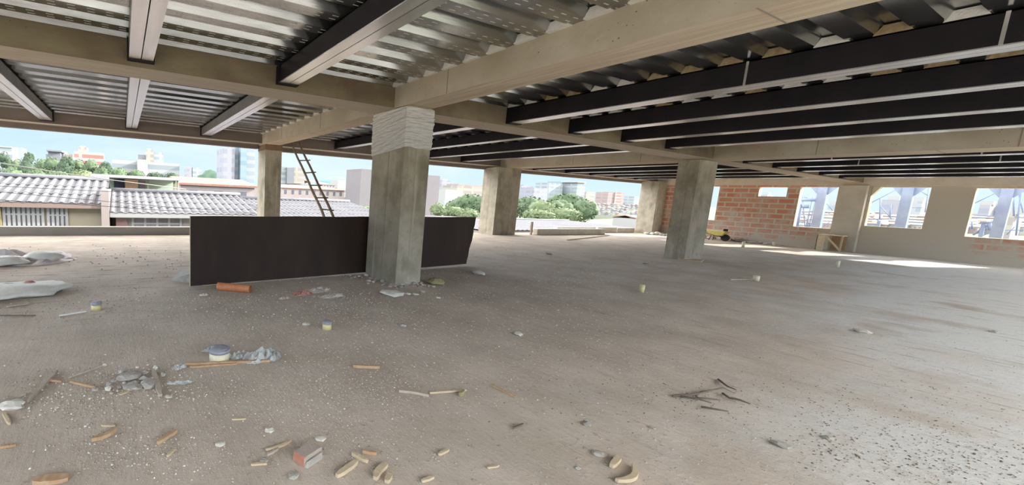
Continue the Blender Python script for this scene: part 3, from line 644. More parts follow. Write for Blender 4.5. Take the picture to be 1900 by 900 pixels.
tower([('block', W_CR, 1088, 1104, 357, 384)], D+10, 'short cream block right of the slim tower')
tower([('block', W_PK, 1129, 1159, 358.5, 385), ('block', W_RB, 1142, 1153, 357.5, 385, -1)], D+30, 'pinkish red block standing above the hillside houses')
tower([('block', W_TW, 1178, 1204, 366, 388)], D+40, 'low striped white block near the corner column')

# hillside houses, each one small, haze painted into their pale walls
HM = [mat('far house wall %s' % n_, c, .9) for n_, c in (('white', (0.323,0.323,0.323)), ('grey', (0.223,0.231,0.246)), ('lilac', (0.269,0.269,0.308)), ('cream', (0.308,0.293,0.254)), ('blue grey', (0.185,0.208,0.239)), ('rose', (0.269,0.200,0.185)))]
HR = [mat('far roof %s' % n_, c, .9) for n_, c in (('grey', (0.177,0.185,0.200)), ('red', (0.231,0.146,0.123)), ('pale', (0.285,0.285,0.293)))]
protos = []
for i in range(6):
    b = MB(); w_, d_, h_ = random.uniform(5, 9), 7, random.uniform(3, 6)
    b.box(-w_/2, w_/2, 0, d_, -2, h_)
    for k in range(3): b.box(-w_/2+w_*(k+.2)/3, -w_/2+w_*(k+.65)/3, -.1, 0, h_*.45, h_*.78, 2)
    b.hexa([(-w_/2-.4,-.4,h_),(w_/2+.4,-.4,h_),(w_/2+.4,d_,h_),(-w_/2-.4,d_,h_),(-w_/2-.4,-.4,h_+.3),(w_/2+.4,-.4,h_+.3),(w_/2+.4,d_/2,h_+1.5),(-w_/2-.4,d_/2,h_+1.5)], 1)
    o = b.build('hillside_house', [HM[i], HR[i % 3], W_GR]); protos.append(o)
used = set()
SLOPES = {}
def slope_hit(px, py, y0, y1, z0, z1, byX=False):
    d = ray(px, py); u = d.x if byX else d.y; g = (z1-z0)/(y1-y0)
    t = (z0-g*y0-EYE.z)/(d.z-g*u); return EYE+d*t
def slope_ground(name, a0, a1, y0, y1, z0, z1, byX=False):
    b = MB(); P = [(a0, y0), (a1, y0), (a1, y1), (a0, y1)]; Z_ = [z0, z0, z1, z1]
    if byX: P = [(v, u) for u, v in P]
    b.hexa([(x, y, -7.5) for x, y in P]+[(x, y, z) for (x, y), z in zip(P, Z_)]); b.build(name, HILLS, kind='structure')
HILLS = mat('scrubby slope', (.08,.12,.05), .95, col2=(.14,.16,.11), scale=.05)
def place_house(p, group, label, sc=1.0, byX=False):
    k = random.randrange(6); o = protos[k] if k not in used else protos[k].copy()
    if k in used: C.objects.link(o)
    used.add(k)
    o.location = (p.x, p.y, p.z); o.scale = (sc, sc, sc)
    if byX: o.rotation_euler = (0, 0, -math.pi/2)
    tag(o, label, 'house', group)
def town(px0, px1, rows, cols, pya, pyb, dy, y0, y1, z0, z1, group, label, k=1.0, byX=False, skew=.03):
    for r_ in range(rows):
        for i in range(cols):
            px = px0+(px1-px0)*(i+.5+random.uniform(-.2, .2))/cols; yy = pya+(px-px0)*skew+(pyb-pya)*r_/max(1, rows-1)+random.uniform(-dy, dy)
            p = slope_hit(px, yy, y0, y1, z0, z1, byX); dist = p.x if byX else p.y
            if not (y0 < dist < y1*.97): continue
            place_house(p, group, label, k*dist/330, byX)
a0 = GY(1080, 380, 120).x; a1 = GY(1290, 380, 420).x
slope_ground('hillside_1', a0, a1, 120, 420, -7, 6, False)
town(1090, 1225, 7, 15, 376, 398, .8, 120, 420, -7, 6, 'pale hillside houses left of the corner column', 'small pale house crowded on the hillside left of the corner column', .62)
slope_ground('hillside_2', GY(596, 358, 120).x, GY(680, 358, 420).x+40, 120, 420, -7, 6, False)
town(600, 676, 6, 8, 357, 376, .8, 120, 420, -7, 6, 'pale hillside houses right of the ladder', 'small pale house crowded on the slope between the ladder and the nearest column', .62)
town(524, 594, 1, 9, 366, 366, 1.5, 100, 900, -7, -6.9, 'pale roofs behind the ladder', 'small pale house low in the gap behind the ladder', .5)
town(822, 856, 2, 6, 382, 388, 1, 60, 900, -7, -6.9, 'pale houses by the trees', 'small pale house left of the trees, above the right end of the rusty plate', .5)
# green strip, field and far hill
def slab(name, pts, m, th=.4):
    b = MB(); b.hexa([(p[0], p[1], p[2]-th) for p in pts]+[tuple(p) for p in pts]); return b.build(name, m, kind='structure')
slab('field_outside', [GZ(1085, 424, -6.5), GZ(1225, 424, -6.5), GZ(1225, 391, -6.6), GZ(1085, 389, -6.6)], FIELD)
slab('verge_outside', [GZ(515, 386, -6.5), GZ(700, 398, -6.5), GZ(700, 377, -6.6), GZ(515, 372, -6.6)], FIELD)
HILL = mat('distant blue green hill', (.10,.19,.25), .95, col2=(.13,.22,.27), scale=.01)
b = MB(); c_ = GY(620, 352, 1500); b.blob((c_.x, 1500, c_.z-10), (120, 80, 52), 3, 3, .35, 1.6); b.blob((c_.x+90, 1520, c_.z-10), (150, 80, 30), 5, 3, .3, 1.6); b.build('hill_1', HILL, kind='structure')
HILLG = mat('green wooded hill', (.05,.10,.07), .95, col2=(.09,.15,.10), scale=.08)
b = MB(); c_ = GY(396, 335, 230); b.blob((c_.x, 230, c_.z-2), (9, 10, 7), 8, 3, .3, 2.5); b.build('hill_2', HILLG, kind='structure')

# trees
def tree(px, py_top, py_base, Y, wpx, kind, label, group, seed):
    rnd = random.Random(seed)
    top = GY(px, py_top, Y); a = GY(px-wpx/2, py_top, Y); c_ = GY(px+wpx/2, py_top, Y); wd = (c_.x-a.x)/2; base = GY(px, py_base, Y).z
    h = top.z-base; r = empty('leafy_tree', (top.x, Y, -7), label, 'tree', group)
    b = MB()
    for k in range(9):
        t = rnd.random(); an = rnd.uniform(0, 6.28); rad = wd*(.62 if t < .6 else .4)
        q = wd*(.45 if k else 0)*rnd.uniform(.5, 1.1)
        rz = min(h*.34, rad*1.1)
        b.blob((top.x+math.cos(an)*q, Y+math.sin(an)*q, top.z-rz-(h-2*rz)*t*.9), (rad, rad, rz), seed+k, 3, .55, 2.6)
    # leaf tufts breaking the outline
    for k in range(420):
        d = Vector((rnd.gauss(0, 1), rnd.gauss(0, 1), rnd.gauss(0, 1))).normalized(); p = Vector((top.x+d.x*wd*1.02, Y+d.y*wd*.98, top.z-h*.48+d.z*h*.50)); s_ = wd*rnd.uniform(.05, .12)
        u = Vector((rnd.gauss(0, 1), rnd.gauss(0, 1), rnd.gauss(0, 1))).normalized()*s_; v = d.cross(u).normalized()*s_*.8
        b.face([p-u, p-v, p+u, p+v])
    b.build('crown', LEAF[kind], r)
    b = MB(); b.tube([(top.x, Y, -7), (top.x+.1, Y, top.z-h*.5)], [wd*.10, wd*.05], 7); b.build('trunk', TRUNK, r)
TL = [(8,283,335,70,26,0),(30,296,336,66,30,1),(52,284,338,72,28,0),(48,300,340,60,34,0),(76,296,340,68,30,1),(98,294,342,64,36,1),(124,290,342,70,30,0),(120,300,344,60,32,0),
      (146,297,343,72,30,1),(170,298,344,70,34,1),(196,301,345,68,26,0),(20,312,345,52,44,1),(64,316,346,50,44,1),(106,318,348,50,44,1),(150,316,350,52,44,2),(190,312,346,60,30,1),
      (222,313,340,90,34,1),(254,317,340,90,30,1),(288,321,340,92,32,0),(318,322,342,92,26,0)]
for i, (px, t_, bs, Y, w_, k) in enumerate(TL):
    tree(px, t_, bs, Y, w_, k, 'green tree in the wood beyond the grey roofs at the left', 'trees of the wood at the left', 40+i)
TR = [(812,378,405,60,20,2),(850,372,405,75,34,1),(876,362,408,70,40,1),(900,366,412,66,30,1),(842,384,408,55,30,2),(868,388,412,52,34,2),
      (968,368,405,78,30,1),(988,366,410,72,34,1),(1012,374,412,66,34,2),(1036,372,414,66,34,1),(1058,362,414,68,42,1),(1082,372,414,64,30,1),(1046,386,416,58,40,2),(1000,390,412,56,36,2)]
for i, (px, t_, bs, Y, w_, k) in enumerate(TR):
    tree(px, t_, bs, Y, w_, k, 'light green tree in the row either side of the far middle column', 'trees around the far middle column', 90+i)
for i in range(16):
    px = 522+11*i; tree(px, 374+.07*i*11-2, 392+.05*i*11, 62, 18, 1 if i % 3 else 2, 'low green bush in the hedge beyond the fine-ribbed roof', 'hedge bushes beyond the fine-ribbed roof', 200+i) if False else None
b = MB()
for i in range(26):
    px = 520+7*i; p = GY(px, 381+.055*i*7, 58); b.blob((p.x, 58, p.z-.2), (1.0, .9, .75), i, 2, .5, 2)
b.build('hedge', LEAF[1], label='low green hedge beyond the fine-ribbed grey roof', cat='hedge')

# overhead cables
for pts, lab, Y in ((((0, 303), (90, 318), (200, 334), (345, 352)), 'pale overhead cable sagging in front of the wood', 17),
                 (((0, 357), (170, 372), (300, 384), (474, 396)), 'dark overhead cable crossing in front of the grey roofs', 18),
                 (((0, 346), (170, 355), (350, 362), (474, 370)), 'thin dark overhead cable along the ridge of the grey roofs', 19),
                 (((0, 372), (170, 382), (300, 391), (474, 397)), 'lowest dark overhead cable along the eaves', 17.5)):
    b = MB(); P = [GY(x, y, Y) for x, y in pts]; b.tube(P, .011 if 'dark' in lab else .016, 5); b.build('overhead_cable', WHITE if 'pale' in lab else ROOFD, label=lab, cat='cable', group='overhead cables')
# open steel frame standing outside the right wall
BLST = mat('blue grey steel', (.15,.20,.33), .6, col2=(.20,.26,.38), scale=2)  # blue tint paints in the haze of outdoor glare
def xpt(px, py, X_=31.5): return GX(px, py, X_)
for (xt, xb, wd, lab, gus) in ((1530, 1510, .30, 'blue-grey steel post outside the left tall window hole', True), (1691, 1664, .30, 'blue-grey steel post outside the middle window hole', True), (1872, 1849, .27, 'blue-grey steel post outside the rightmost window hole', True)):
    t_, bt = xpt(xt, 340), xpt(xb, 441); yy = (t_.y+bt.y)/2
    r = empty('steel_post', (31.5, yy, -7), lab, 'steel post', 'steel posts outside the brick wall')
    b = MB(); b.box(31.4, 31.7, yy-wd/2, yy+wd/2, -7, 4.5); b.build('post', BLST, r)
    for s_ in (-1, 1):
        b = MB(); b.hexa([(31.5, yy+s_*wd/2, 2.55), (31.52, yy+s_*wd/2, 2.55), (31.52, yy+s_*wd/2, 3.2), (31.5, yy+s_*wd/2, 3.2), (31.5, yy+s_*(wd/2+.02), 2.55), (31.52, yy+s_*(wd/2+.02), 2.55), (31.52, yy+s_*(wd/2+.5), 3.2), (31.5, yy+s_*(wd/2+.5), 3.2)]); b.build('gusset_plate', BLST, r)
def rodset(name, segs, label, X_=32.5, rad=.035, m=None):
    P0 = xpt(*segs[0][0], X_); r = empty(name, (X_, P0.y, -7), label, 'steelwork')
    q = xpt((segs[0][0][0]+segs[0][1][0])/2, segs[0][0][1], X_); b = MB(); b.box(X_-.05, X_+.05, q.y-.05, q.y+.05, -7, q.z*.5+.3); b.build('mast', m or BLST, r)
    for s_ in segs:
        b = MB(); rr = (s_[2] if len(s_) > 2 else rad)*.5; b.tube([xpt(*s_[0], X_), xpt(*s_[1], X_)], rr, 6); b.build('strut', m or BLST, r)
rodset('lattice_frame', [((1487,350),(1494,425)),((1486,380),(1478,425),.12),((1486,366),(1498,368)),((1519,350),(1500,425)),((1488,372),(1515,372),.16),((1489,384),(1502,384),.2),((1489,395),(1506,424)),((1508,366),(1496,420)),((1526,368),(1545,392),.04),((1528,420),(1540,412))],
       'blue-grey lattice of struts behind the left tall window hole')
rodset('brace_frame', [((1612,379),(1665,352)),((1633,383),(1655,408)),((1633,370),(1632,408),.05),((1604,398),(1634,412)),((1608,408),(1660,407),.05),((1700,350),(1722,364)),((1723,350),(1716,395)),((1690,386),(1712,386)),((1652,380),(1651,405),.05)],
       'thin steel bracing behind the middle window hole')
rodset('gantry_frame', [((1808,378),(1862,352)),((1806,400),(1858,403),.05),((1805,437),(1856,402),.07),((1818,413),(1838,414),.08),((1836,415),(1836,428),.1),((1842,432),(1822,438)),((1895,352),(1885,438),.05),((1880,350),(1881,402),.05),((1888,352),(1898,396),.03),((1862,428),(1900,428),.04),((1868,436),(1882,422)),((1803,412),(1803,426),.05),((1882,403),(1900,405),.05)],
       'tangle of steel struts behind the rightmost window hole')
def xtower(x0, x1, yt, yb, X_, m, lab):
    a = GX(x0, yt, X_); c_ = GX(x1, yt, X_); e = GX((x0+x1)/2, yb, X_); t_ = GX((x0+x1)/2, yt, X_)
    r = empty('city_building', (X_, a.y, -7), lab, 'building', 'city buildings seen through the window holes')
    b = MB(); b.box(X_, X_+12, min(a.y, c_.y), max(a.y, c_.y), -7, t_.z); b.build('block', m, r)
    b = MB(); b.box(X_+2, X_+6, min(a.y, c_.y)*.5+max(a.y, c_.y)*.5-1.5, max(a.y, c_.y)*.5+min(a.y, c_.y)*.5+1.5, t_.z, t_.z+1.6); b.build('roof_room', W_WH, r)
xtower(1636, 1674, 372, 420, 300, W_LI, 'lilac apartment block in the middle window hole, left of the post')
xtower(1688, 1712, 374, 420, 300, W_TW, 'striped block in the middle window hole, right of the post')
xtower(1537, 1552, 380, 420, 320, W_TW, 'pale block in the left tall window hole')
xtower(1818, 1838, 381, 420, 320, W_LI, 'lilac block at the left in the rightmost window hole')
xtower(1838, 1862, 386, 420, 330, W_TW, 'striped low block left of the post in the rightmost window hole')
xtower(1872, 1884, 398, 425, 200, W_CR, 'low block right of the post in the rightmost window hole')
xtower(1412, 1424, 362, 380, 420, W_LI, 'distant block in the small high window hole')
slope_ground('hillside_3', -40, 104, 110, 420, -7, 4, True)
town(1476, 1900, 5, 26, 404, 424, .8, 110, 420, -7, 4, 'houses seen through the window holes', 'small pale house seen low through the window holes of the brick wall', .62, True)
# ================================================================== things on the slab
# big rusty steel plate standing on edge behind the nearest column
P0, P1 = Vector((.955, 6.69, 0)), Vector((7.50, 7.27, 0)); dv = (P1-P0); LN = dv.length; dv.normalize(); nv = Vector((-dv.y, dv.x, 0))
r = empty('steel_plate', tuple(P0), 'large dark rusty steel plate standing on edge behind the nearest column', 'steel plate')
rj = random.Random(4); edge = []
for i in range(13):
    t = i/12; edge.append((LN - .03 + .20*t + rj.uniform(-.02, .02), .035 + (1.165-.035)*t))
top = [(LN*(1-i/14), 1.135+.03*(1-i/14)+(0.004*math.sin(i*2.1))) for i in range(1, 14)]
out = [(0, .01), (LN*.3, .012), (LN*.6, .02)] + edge + top + [(0.0, 1.135)]
b = MB(); F = [P0+dv*s_+Vector((0,0,z)) for s_, z in out]; K = [p+nv*.014 for p in F]
b.face(F, 0); b.face(list(reversed(K)), 0)
for i in range(len(F)): b.face([F[i], F[(i+1) % len(F)], K[(i+1) % len(F)], K[i]], 1)
b.build('plate_sheet', [PLATE, PLATE_EDGE], r)
b = MB(); q = P0-nv*.006; b.bar(q+Vector((.0,0,.01)), q+Vector((.0,0,1.13)), .010, .012); b.build('cut_edge', YPIPE, r, label='pale yellowish raw edge at the left end')
# blocks that hold it upright
def lump(px, py, sx, sy, sz, m, name, label, cat, seed=0, group=None, amp=.35, rot=0, lift=0):
    p = GZ(px, py); b = MB(); b.blob((0, 0, sz*.8+lift), (sx, sy, sz), seed, 2, amp, 1.6, 0, False)
    o = b.build(name, m, label=label, cat=cat, group=group); o.location = (p.x, p.y, 0); o.rotation_euler = (0, 0, rot); return o
lump(808, 528, .17, .15, .065, MOSSY, 'concrete_lump', 'mossy olive concrete lump at the right foot of the nearest column', 'stone', 3)
b = MB(); A, B_, D_ = GZ(318, 522), GZ(354, 526), GZ(352, 514)
b.hexa([A, B_, D_+Vector((.2,.3,0)), D_+Vector((-.1,.3,0)), A+Vector((0,0,.03)), B_+Vector((0,0,.16)), D_+Vector((.2,.3,.16)), D_+Vector((-.1,.3,.06))])
b.build('concrete_slab_piece', STONE, label='tilted grey concrete slab piece poking out left of the rusty plate', cat='stone')

# pole ladder
r = empty('wooden_ladder', tuple(GZ(640, 470)), 'rough wooden pole ladder leaning up past the tan beam behind the rusty plate', 'ladder')
bl, br_ = GZ(631.4, 470), GZ(650, 470)
tl, tr_ = GY(541, 268, 13.6), GY(554.5, 266, 13.6)
dl, dr = (tl-bl), (tr_-br_)
tl2, tr2 = bl+dl*1.0, br_+dr*1.0
for a, c_ in ((bl, tl2), (br_, tr2)):
    b = MB(); n = 12; b.tube([a.lerp(c_, i/n)+Vector((.012*math.sin(i*1.7), .012*math.cos(i*2.3), .04 if i == 0 else 0)) for i in range(n+1)], [.045-.012*i/n for i in range(n+1)], 8); b.build('rail', WOODL, r)
for xl, yl, xr, yr in ((531, 246, 552, 246), (556, 298, 578, 297.5), (566, 321, 588, 320), (575, 344, 600, 344), (586, 367, 610, 367), (594, 388, 618, 390), (603, 411, 628, 413), (612, 434, 640, 436), (622, 456, 650, 459)):
    def along(a, c_, y):
        lo, hi = 0.0, 1.2
        for _ in range(40):
            m_ = (lo+hi)/2; p = a.lerp(c_, m_)-EYE; yy = CY+FPX*(AX[1]*p.x+AY[1]*p.y+AZ[1]*p.z)/(AX[2]*p.x+AY[2]*p.y+AZ[2]*p.z)
            if yy > y: lo = m_
            else: hi = m_
        return a.lerp(c_, lo)
    a, c_ = along(bl, tl, yl), along(br_, tr_, yr)
    if a.z > 3.1: continue
    e = (c_-a).normalized(); b = MB(); b.tube([a-e*.03, c_+e*.11], .022, 6); b.build('rung', WOODL, r)

# pipe stubs cast into the slab
def stub(px, yt, yb, wpx, m, label, capped=True, tilt=0.0):
    p = GZ(px, yb); dep = (p-EYE).dot(fwd); th = math.atan2(abs(px-CX), FPX); R = wpx/2*dep/FPX*math.cos(th); h = GY(px, yt, p.y).z
    q = Vector((p.x, p.y, 0)).normalized(); p = p+q*R
    r = empty('pipe_stub', (p.x, p.y, 0), label, 'pipe', 'pipe stubs cast into the slab')
    b = MB(); b.ring((p.x, p.y), R*.86, R, 0, h*(.62 if capped else 1), 24); o = b.build('pipe', m, r)
    b = MB(); b.ring((p.x, p.y), 0.0, R*.85, h*.3, h*.34, 20); b.build('hollow', DARK, r)  # dark disc paints in the shade inside the stub
    if capped:
        b = MB(); R2 = R*1.05; b.ring((p.x, p.y), 0, R2, h*.60, h*.86, 24)
        i0 = len(b.v); b.blob((p.x, p.y, h*.84), (R2*.97, R2*.97, h*.10), int(px), 2, .3, 2); b.build('cap', CAPM, r, label='grey film cap')
    r.rotation_euler = (0, tilt, 0); return r
stub(407, 650, 676, 39, YPIPE2, 'widest cream pipe stub with grey film cap, in the middle of the litter pile')
stub(606, 597, 614, 17, YPIPE, 'small yellow pipe stub with grey cap in front of the nearest column')
stub(179, 561, 578, 20, YPIPE, 'yellow pipe stub with dark cap below the sacks at the left')
stub(1189, 530, 544, 11, YPIPE, 'slim yellow open pipe stub in the middle of the floor, right of the nearest column', False, .12)
stub(1553, 485, 497, 8, YPIPE2, 'slim cream pipe stub near the large patch of sunlight', False)
stub(1402, 513, 523, 13, YPIPE2, 'short cream pipe stub beside a dark scrap, right of the right column', False)
stub(1378, 449, 460, 6, YPIPE2, 'small cream pipe stub beside the narrow strip of sunlight', False)
stub(1435, 450, 457, 6, YPIPE2, 'small cream pipe stub at the foot of the brick wall', False)

# loose orange pipe
a, c_ = GZ(404, 539), GZ(464, 544.5); R = .062; d = (c_-a).normalized()
r = empty('plastic_pipe', tuple(a), 'short terracotta orange plastic pipe lying in front of the rusty plate', 'pipe')
up = Vector((0,0,1)); sd_ = d.cross(up)
b = MB(); n = 20; A0 = a+up*R; C0 = c_+up*R; ring_ = []
for P_, rr in ((A0, R), (C0, R), (C0, R*.86), (A0, R*.86)): ring_.append([P_+sd_*math.cos(6.2832*j/n)*rr+up*math.sin(6.2832*j/n)*rr for j in range(n)])
for k in range(4):
    for j in range(n): b.face([ring_[k][j], ring_[k][(j+1) % n], ring_[(k+1) % 4][(j+1) % n], ring_[(k+1) % 4][j]], 0, k in (0, 2))
b.build('pipe_wall', OPIPE, r)
b = MB(); b.tube([C0-d*.05, C0-d*.045], R*.85, 20); b.build('hollow', DARK, r)  # dark disc paints in the shade inside the pipe end

# sticks, laths and splinters
def stick(p0, p1, wd, th, m, label, bend=0, name='wood_scrap', cat='wood scrap', lift0=0, lift1=0):
    a, c_ = GZ(*p0), GZ(*p1); d = (c_-a).normalized(); sd_ = Vector((-d.y, d.x, 0)); L_ = (c_-a).length; wd *= .72; bend *= .8
    b = MB(); n = 8; rn = random.Random(int(p0[0]*13+p0[1])); row = []
    for i in range(n+1):
        t = i/n; p = a.lerp(c_, t)+sd_*(bend*L_*4*t*(1-t)); z = th/2+.003+lift0*(1-t)+lift1*t + .003*rn.uniform(0, 1)
        ww = wd*(1-.5*(abs(t-.5)*2)**4)*rn.uniform(.94, 1.05)
        row.append([p+sd_*(-ww/2)+up*(z-th/2), p+sd_*(ww/2)+up*(z-th/2), p+sd_*(ww/2*.9)+up*(z+th/2), p+sd_*(-ww/2*.9)+up*(z+th/2)])
    for i in range(n):
        for k in range(4): b.face([row[i][k], row[i][(k+1) % 4], row[i+1][(k+1) % 4], row[i+1][k]])
    b.face(row[0]); b.face(row[-1])
    return b.build(name, m, label=label, cat=cat, group='wood scraps on the slab')
for q in (
 ((52,748),(106,692),.035,.02,WOODG,'long grey-brown lath pointing away, at the left below the first pipe stub'),
 ((128,703),(190,681),.018,.012,WOODG,'thin grey stick slanting above the rubble at the left'),
 ((130,711),(178,722),.03,.015,WOODO,'brownish flat lath lying across just right of the long left lath'),
 ((88,708),(114,711),.03,.015,WOODO,'short orange chip beside the long left lath'),
 ((2,756),(48,734),.02,.012,WOODG,'curved pale stick at the left edge above the flat white stone',.12),
 ((5,768),(18,790),.03,.015,WOODP,'pale stub of wood at the left edge below the flat white stone'),
 ((284,690),(298,738),.06,.02,WOODG,'grey-green flat board end pointing at the viewer in the rubble'),
 ((344,679),(500,673),.045,.022,WOODO,'long orange-brown lath lying in front of the widest pipe stub'),
 ((352,684),(440,678),.03,.015,WOODO,'second orange-brown lath just under the long one by the widest stub'),
 ((222,735),(238,728),.05,.012,WOODP,'small pale chip below the grey rubble at the left'),
 ((170,821),(217,800),.04,.022,WOODO,'curved orange-edged splinter, pale side up, at the lower left',-.14),
 ((188,792),(214,793),.03,.01,WOODP,'small splinter above the curved orange-edged one'),
 ((292,826),(327,803),.05,.02,WOODO,'split orange wood piece right of the curved splinter'),
 ((310,850),(325,835),.03,.012,WOODP,'pale chip just below the split orange piece'),
 ((0,834),(30,829),.03,.015,WOODO,'orange splinter cut by the left edge of the picture'),
 ((62,897),(128,891),.09,.02,WOODO,'flat orange board lying at the very bottom left'),
 ((655,683),(704,685),.05,.025,WOODO,'reddish piece of lath with white plaster crumbs, right of the litter pile'),
 ((430,781),(456,780),.02,.01,WOODP,'thin pale sliver near the middle left of the floor'),
 ((493,838),(540,821),.025,.014,WOODP,'arched pale strip left of the brick',-.1),
 ((496,848),(516,836),.025,.014,WOODG,'grey strip under the arched pale strip'),
 ((465,865),(495,864),.025,.012,WOODP,'thin pale stick in front of the arched strip'),
 ((624,888),(662,861),.05,.022,WOODP,'flat pale wedge of wood right of the brick, largest of the chips'),
 ((653,846),(682,861),.04,.02,WOODP,'pale chip touching the top of the large wedge'),
 ((672,842),(698,846),.03,.02,WOODO,'orange chip above the large wedge'),
 ((695,893),(716,868),.06,.022,WOODP,'broken brown-edged chip right of the large wedge',.1),
 ((716,899),(724,884),.05,.02,WOODP,'pale chip at the bottom edge below the broken brown-edged one'),
 ((702,880),(712,862),.02,.012,WOODO,'narrow orange splinter on the broken brown-edged chip'),
 ((813,847),(832,838),.03,.014,WOODP,'small square pale chip alone right of the chip cluster'),
 ((782,897),(804,889),.03,.014,WOODP,'small chip at the bottom edge below the square chip'),
 ((740,729),(795,738),.035,.02,WOODG,'dark-edged curved board end in the middle of the floor',.08),
 ((797,732),(865,727),.022,.014,WOODP,'pale straight lath touching the dark-edged curved board'),
 ((852,737),(860,731),.04,.03,MOSSY,'olive lump of wood at the end of the pale straight lath'),
 ((910,717),(957,740),.018,.014,WOODO,'thin reddish stick right of the pale straight lath'),
 ((952,798),(970,790),.02,.012,TWIG,'short dark forked stick at the end of the groove in the floor'),
 ((904,871),(925,867),.02,.008,WOODP,'flat faded sliver in the lower middle'),
 ((1133,870),(1149,853),.05,.022,WOODP,'pale block chip at the lower middle, left of the curved piece'),
 ((1143,897),(1174,868),.045,.022,WOODP,'curved yellowish piece of bark wood at the lower middle',-.2),
 ((1355,521),(1396,520),.05,.02,WOODG,'dark brown scrap lying beside a cream pipe stub'),
 ((1052,447),(1130,438),.10,.03,WOODP,'long pale plank lying in front of the long kerb block'),
 ((0,588),(66,588),.02,.014,TWIG,'thin dark stick at the left edge below the printed bag'),
 ((12,571),(54,566),.07,.014,WOODG,'flat brownish scrap under the printed bag'),
 ((110,588),(160,580),.06,.012,BAG,'pale flat scrap left of the dark-capped stub'),
 ((375,532),(420,528),.03,.012,WOODP,'thin pale lath peeping from under the rusty plate behind the orange pipe'),
):
    stick(*q)
# brick
p = GZ(570, 852); r = empty('broken_brick', (p.x, p.y, 0), 'dusty broken brick with a red end, lying at the bottom of the view', 'brick')
b = MB(); rb = random.Random(3)
def bx8(x0, x1, y0, y1, z0, z1, j=.006): return [Vector((x+rb.uniform(-j, j), y+rb.uniform(-j, j), z+rb.uniform(-j, j)*.5)) for z in (z0, z1) for x, y in ((x0,y0),(x1,y0),(x1,y1),(x0,y1))]
b = MB(); b.hexa(bx8(-.05, .05, -.078, .078, .002, .062)); b.m = [1, 1, 0, 1, 1, 1]
o = b.build('brick_body', [BRKM, BRKG]); bevel(o, .006); o.parent = r; r.rotation_euler = (0, 0, -1.15)
b = MB(); b.hexa(bx8(.052, .064, -.07, .06, .002, .045)); o = b.build('mortar_crust', STONE, label='crust of mortar on one side'); o.parent = r
# pale and grey stones one can point at
for (px, py, s_, m, lab) in (
 (728, 549, .17, STONEW, 'large flat white plaster chunk in front of the nearest column'), (756, 547, .06, STONEW, 'small white chunk touching the large flat one'),
 (771, 548, .055, STONEW, 'round white chunk right of the large flat one'), (784, 543, .05, STONEW, 'white chunk at the front right corner of the nearest column'),
 (813, 554, .045, STONEW, 'single white pebble right of the nearest column foot'), (887, 510, .16, STONEW, 'flat pale stone on the floor below the right end of the rusty plate'),
 (24, 757, .085, STONEW, 'flat white stone at the left edge'), (238, 704, .10, STONE, 'big grey stone at the top of the rubble pile'), (245, 722, .07, STONE, 'grey stone below the big one in the rubble pile'),
 (276, 716, .08, STONE, 'grey-white stone beside the board end in the rubble pile'), (224, 692, .035, STONEW, 'small bluish-white pebble above the big grey stone'),
 (313, 738, .03, STONEW, 'white pebble right of the board end'), (500, 801, .035, STONEW, 'pale stone alone above the arched strip'), (408, 827, .03, STONEW, 'pale pebble in the lower left middle'),
 (489, 857, .03, STONE, 'grey pebble under the arched strip'), (594, 817, .035, STONEW, 'white broken piece behind the brick'), (545, 885, .035, STONE, 'grey flat pebble at the bottom left of the brick'),
 (1088, 789, .035, STONE, 'dark pebble lying alone in the right middle'), (1110, 845, .04, STONE, 'two-tone stone in the lower middle'), (1142, 858, .02, STONEW, 'tiny white pebble by the block chip'),
 (1071, 870, .02, STONE, 'tiny grey pebble in the lower middle'), (1600, 618, .09, STONEW, 'flat pale scrap far out on the right of the floor'), (1842, 617, .05, STONE, 'dark stone at the far right of the floor'),
 (1448, 828, .05, STONE, 'dark stone at the lower right'), (1535, 815, .035, STONE, 'small dark stone at the lower right, above the wet patch'), (1209, 795, .025, STONE, 'small stone right of the middle'),
 (962, 622, .06, STONEW, 'knobbly pale lump in the centre of the floor'), (748, 606, .06, STONE, 'grey crumb heap below the nearest column'), (568, 604, .05, STONEW, 'pale fragment left of the small yellow stub'),
 (1018, 473, .10, STONE, 'dark stone on the floor between the far middle column and the kerb'), (1197, 490, .08, STONE, 'stone left of the right column foot'), (1397, 473, .08, STONEW, 'white scrap right of the right column, in the sunlight')):
    lump(px, py, s_, s_*.8, s_*.30, m, 'stone', lab, 'stone', int(px+py), 'loose stones on the slab', .5, px*.37)
# rubble round the foot of the nearest column and by the brick wall
rr_ = random.Random(11)
def rubble(n, f, label, group, s0, s1, m):
    for i in range(n):
        x, y = f(); s_ = rr_.uniform(s0, s1); b = MB(); b.blob((0, 0, s_*.45), (s_, s_*.8, s_*.55), rr_.randrange(99), 1, .6, 2, 0, False)
        o = b.build('rubble_stone', rr_.choice(m), label=label, cat='rubble', group=group); o.location = (x, y, 0); o.rotation_euler = (0, 0, rr_.uniform(0, 6))
def f1():
    t = rr_.random()
    return (4.30-rr_.random()**2*.45, rr_.uniform(5.75, 6.8)) if t < .5 else (rr_.uniform(4.2, 5.0), 5.84-rr_.random()**2*.28)
rubble(46, f1, 'lump of dark rubble at the foot of the nearest column', 'rubble round the nearest column', .018, .06, [STONE, STONE, STONEW, BRKG])
rubble(30, lambda: (rr_.uniform(28.3, 28.85), rr_.uniform(8.6, 11.6)), 'lump of rubble heaped at the foot of the brick wall', 'rubble by the brick wall', .06, .2, [STONE, STONE, STONEW, BRKG])
rubble(12, lambda: (rr_.uniform(26.8, 28.0), rr_.uniform(12.3, 13.2)), 'lump of rubble before the corner column', 'rubble by the corner column', .08, .2, [STONE, STONEW])
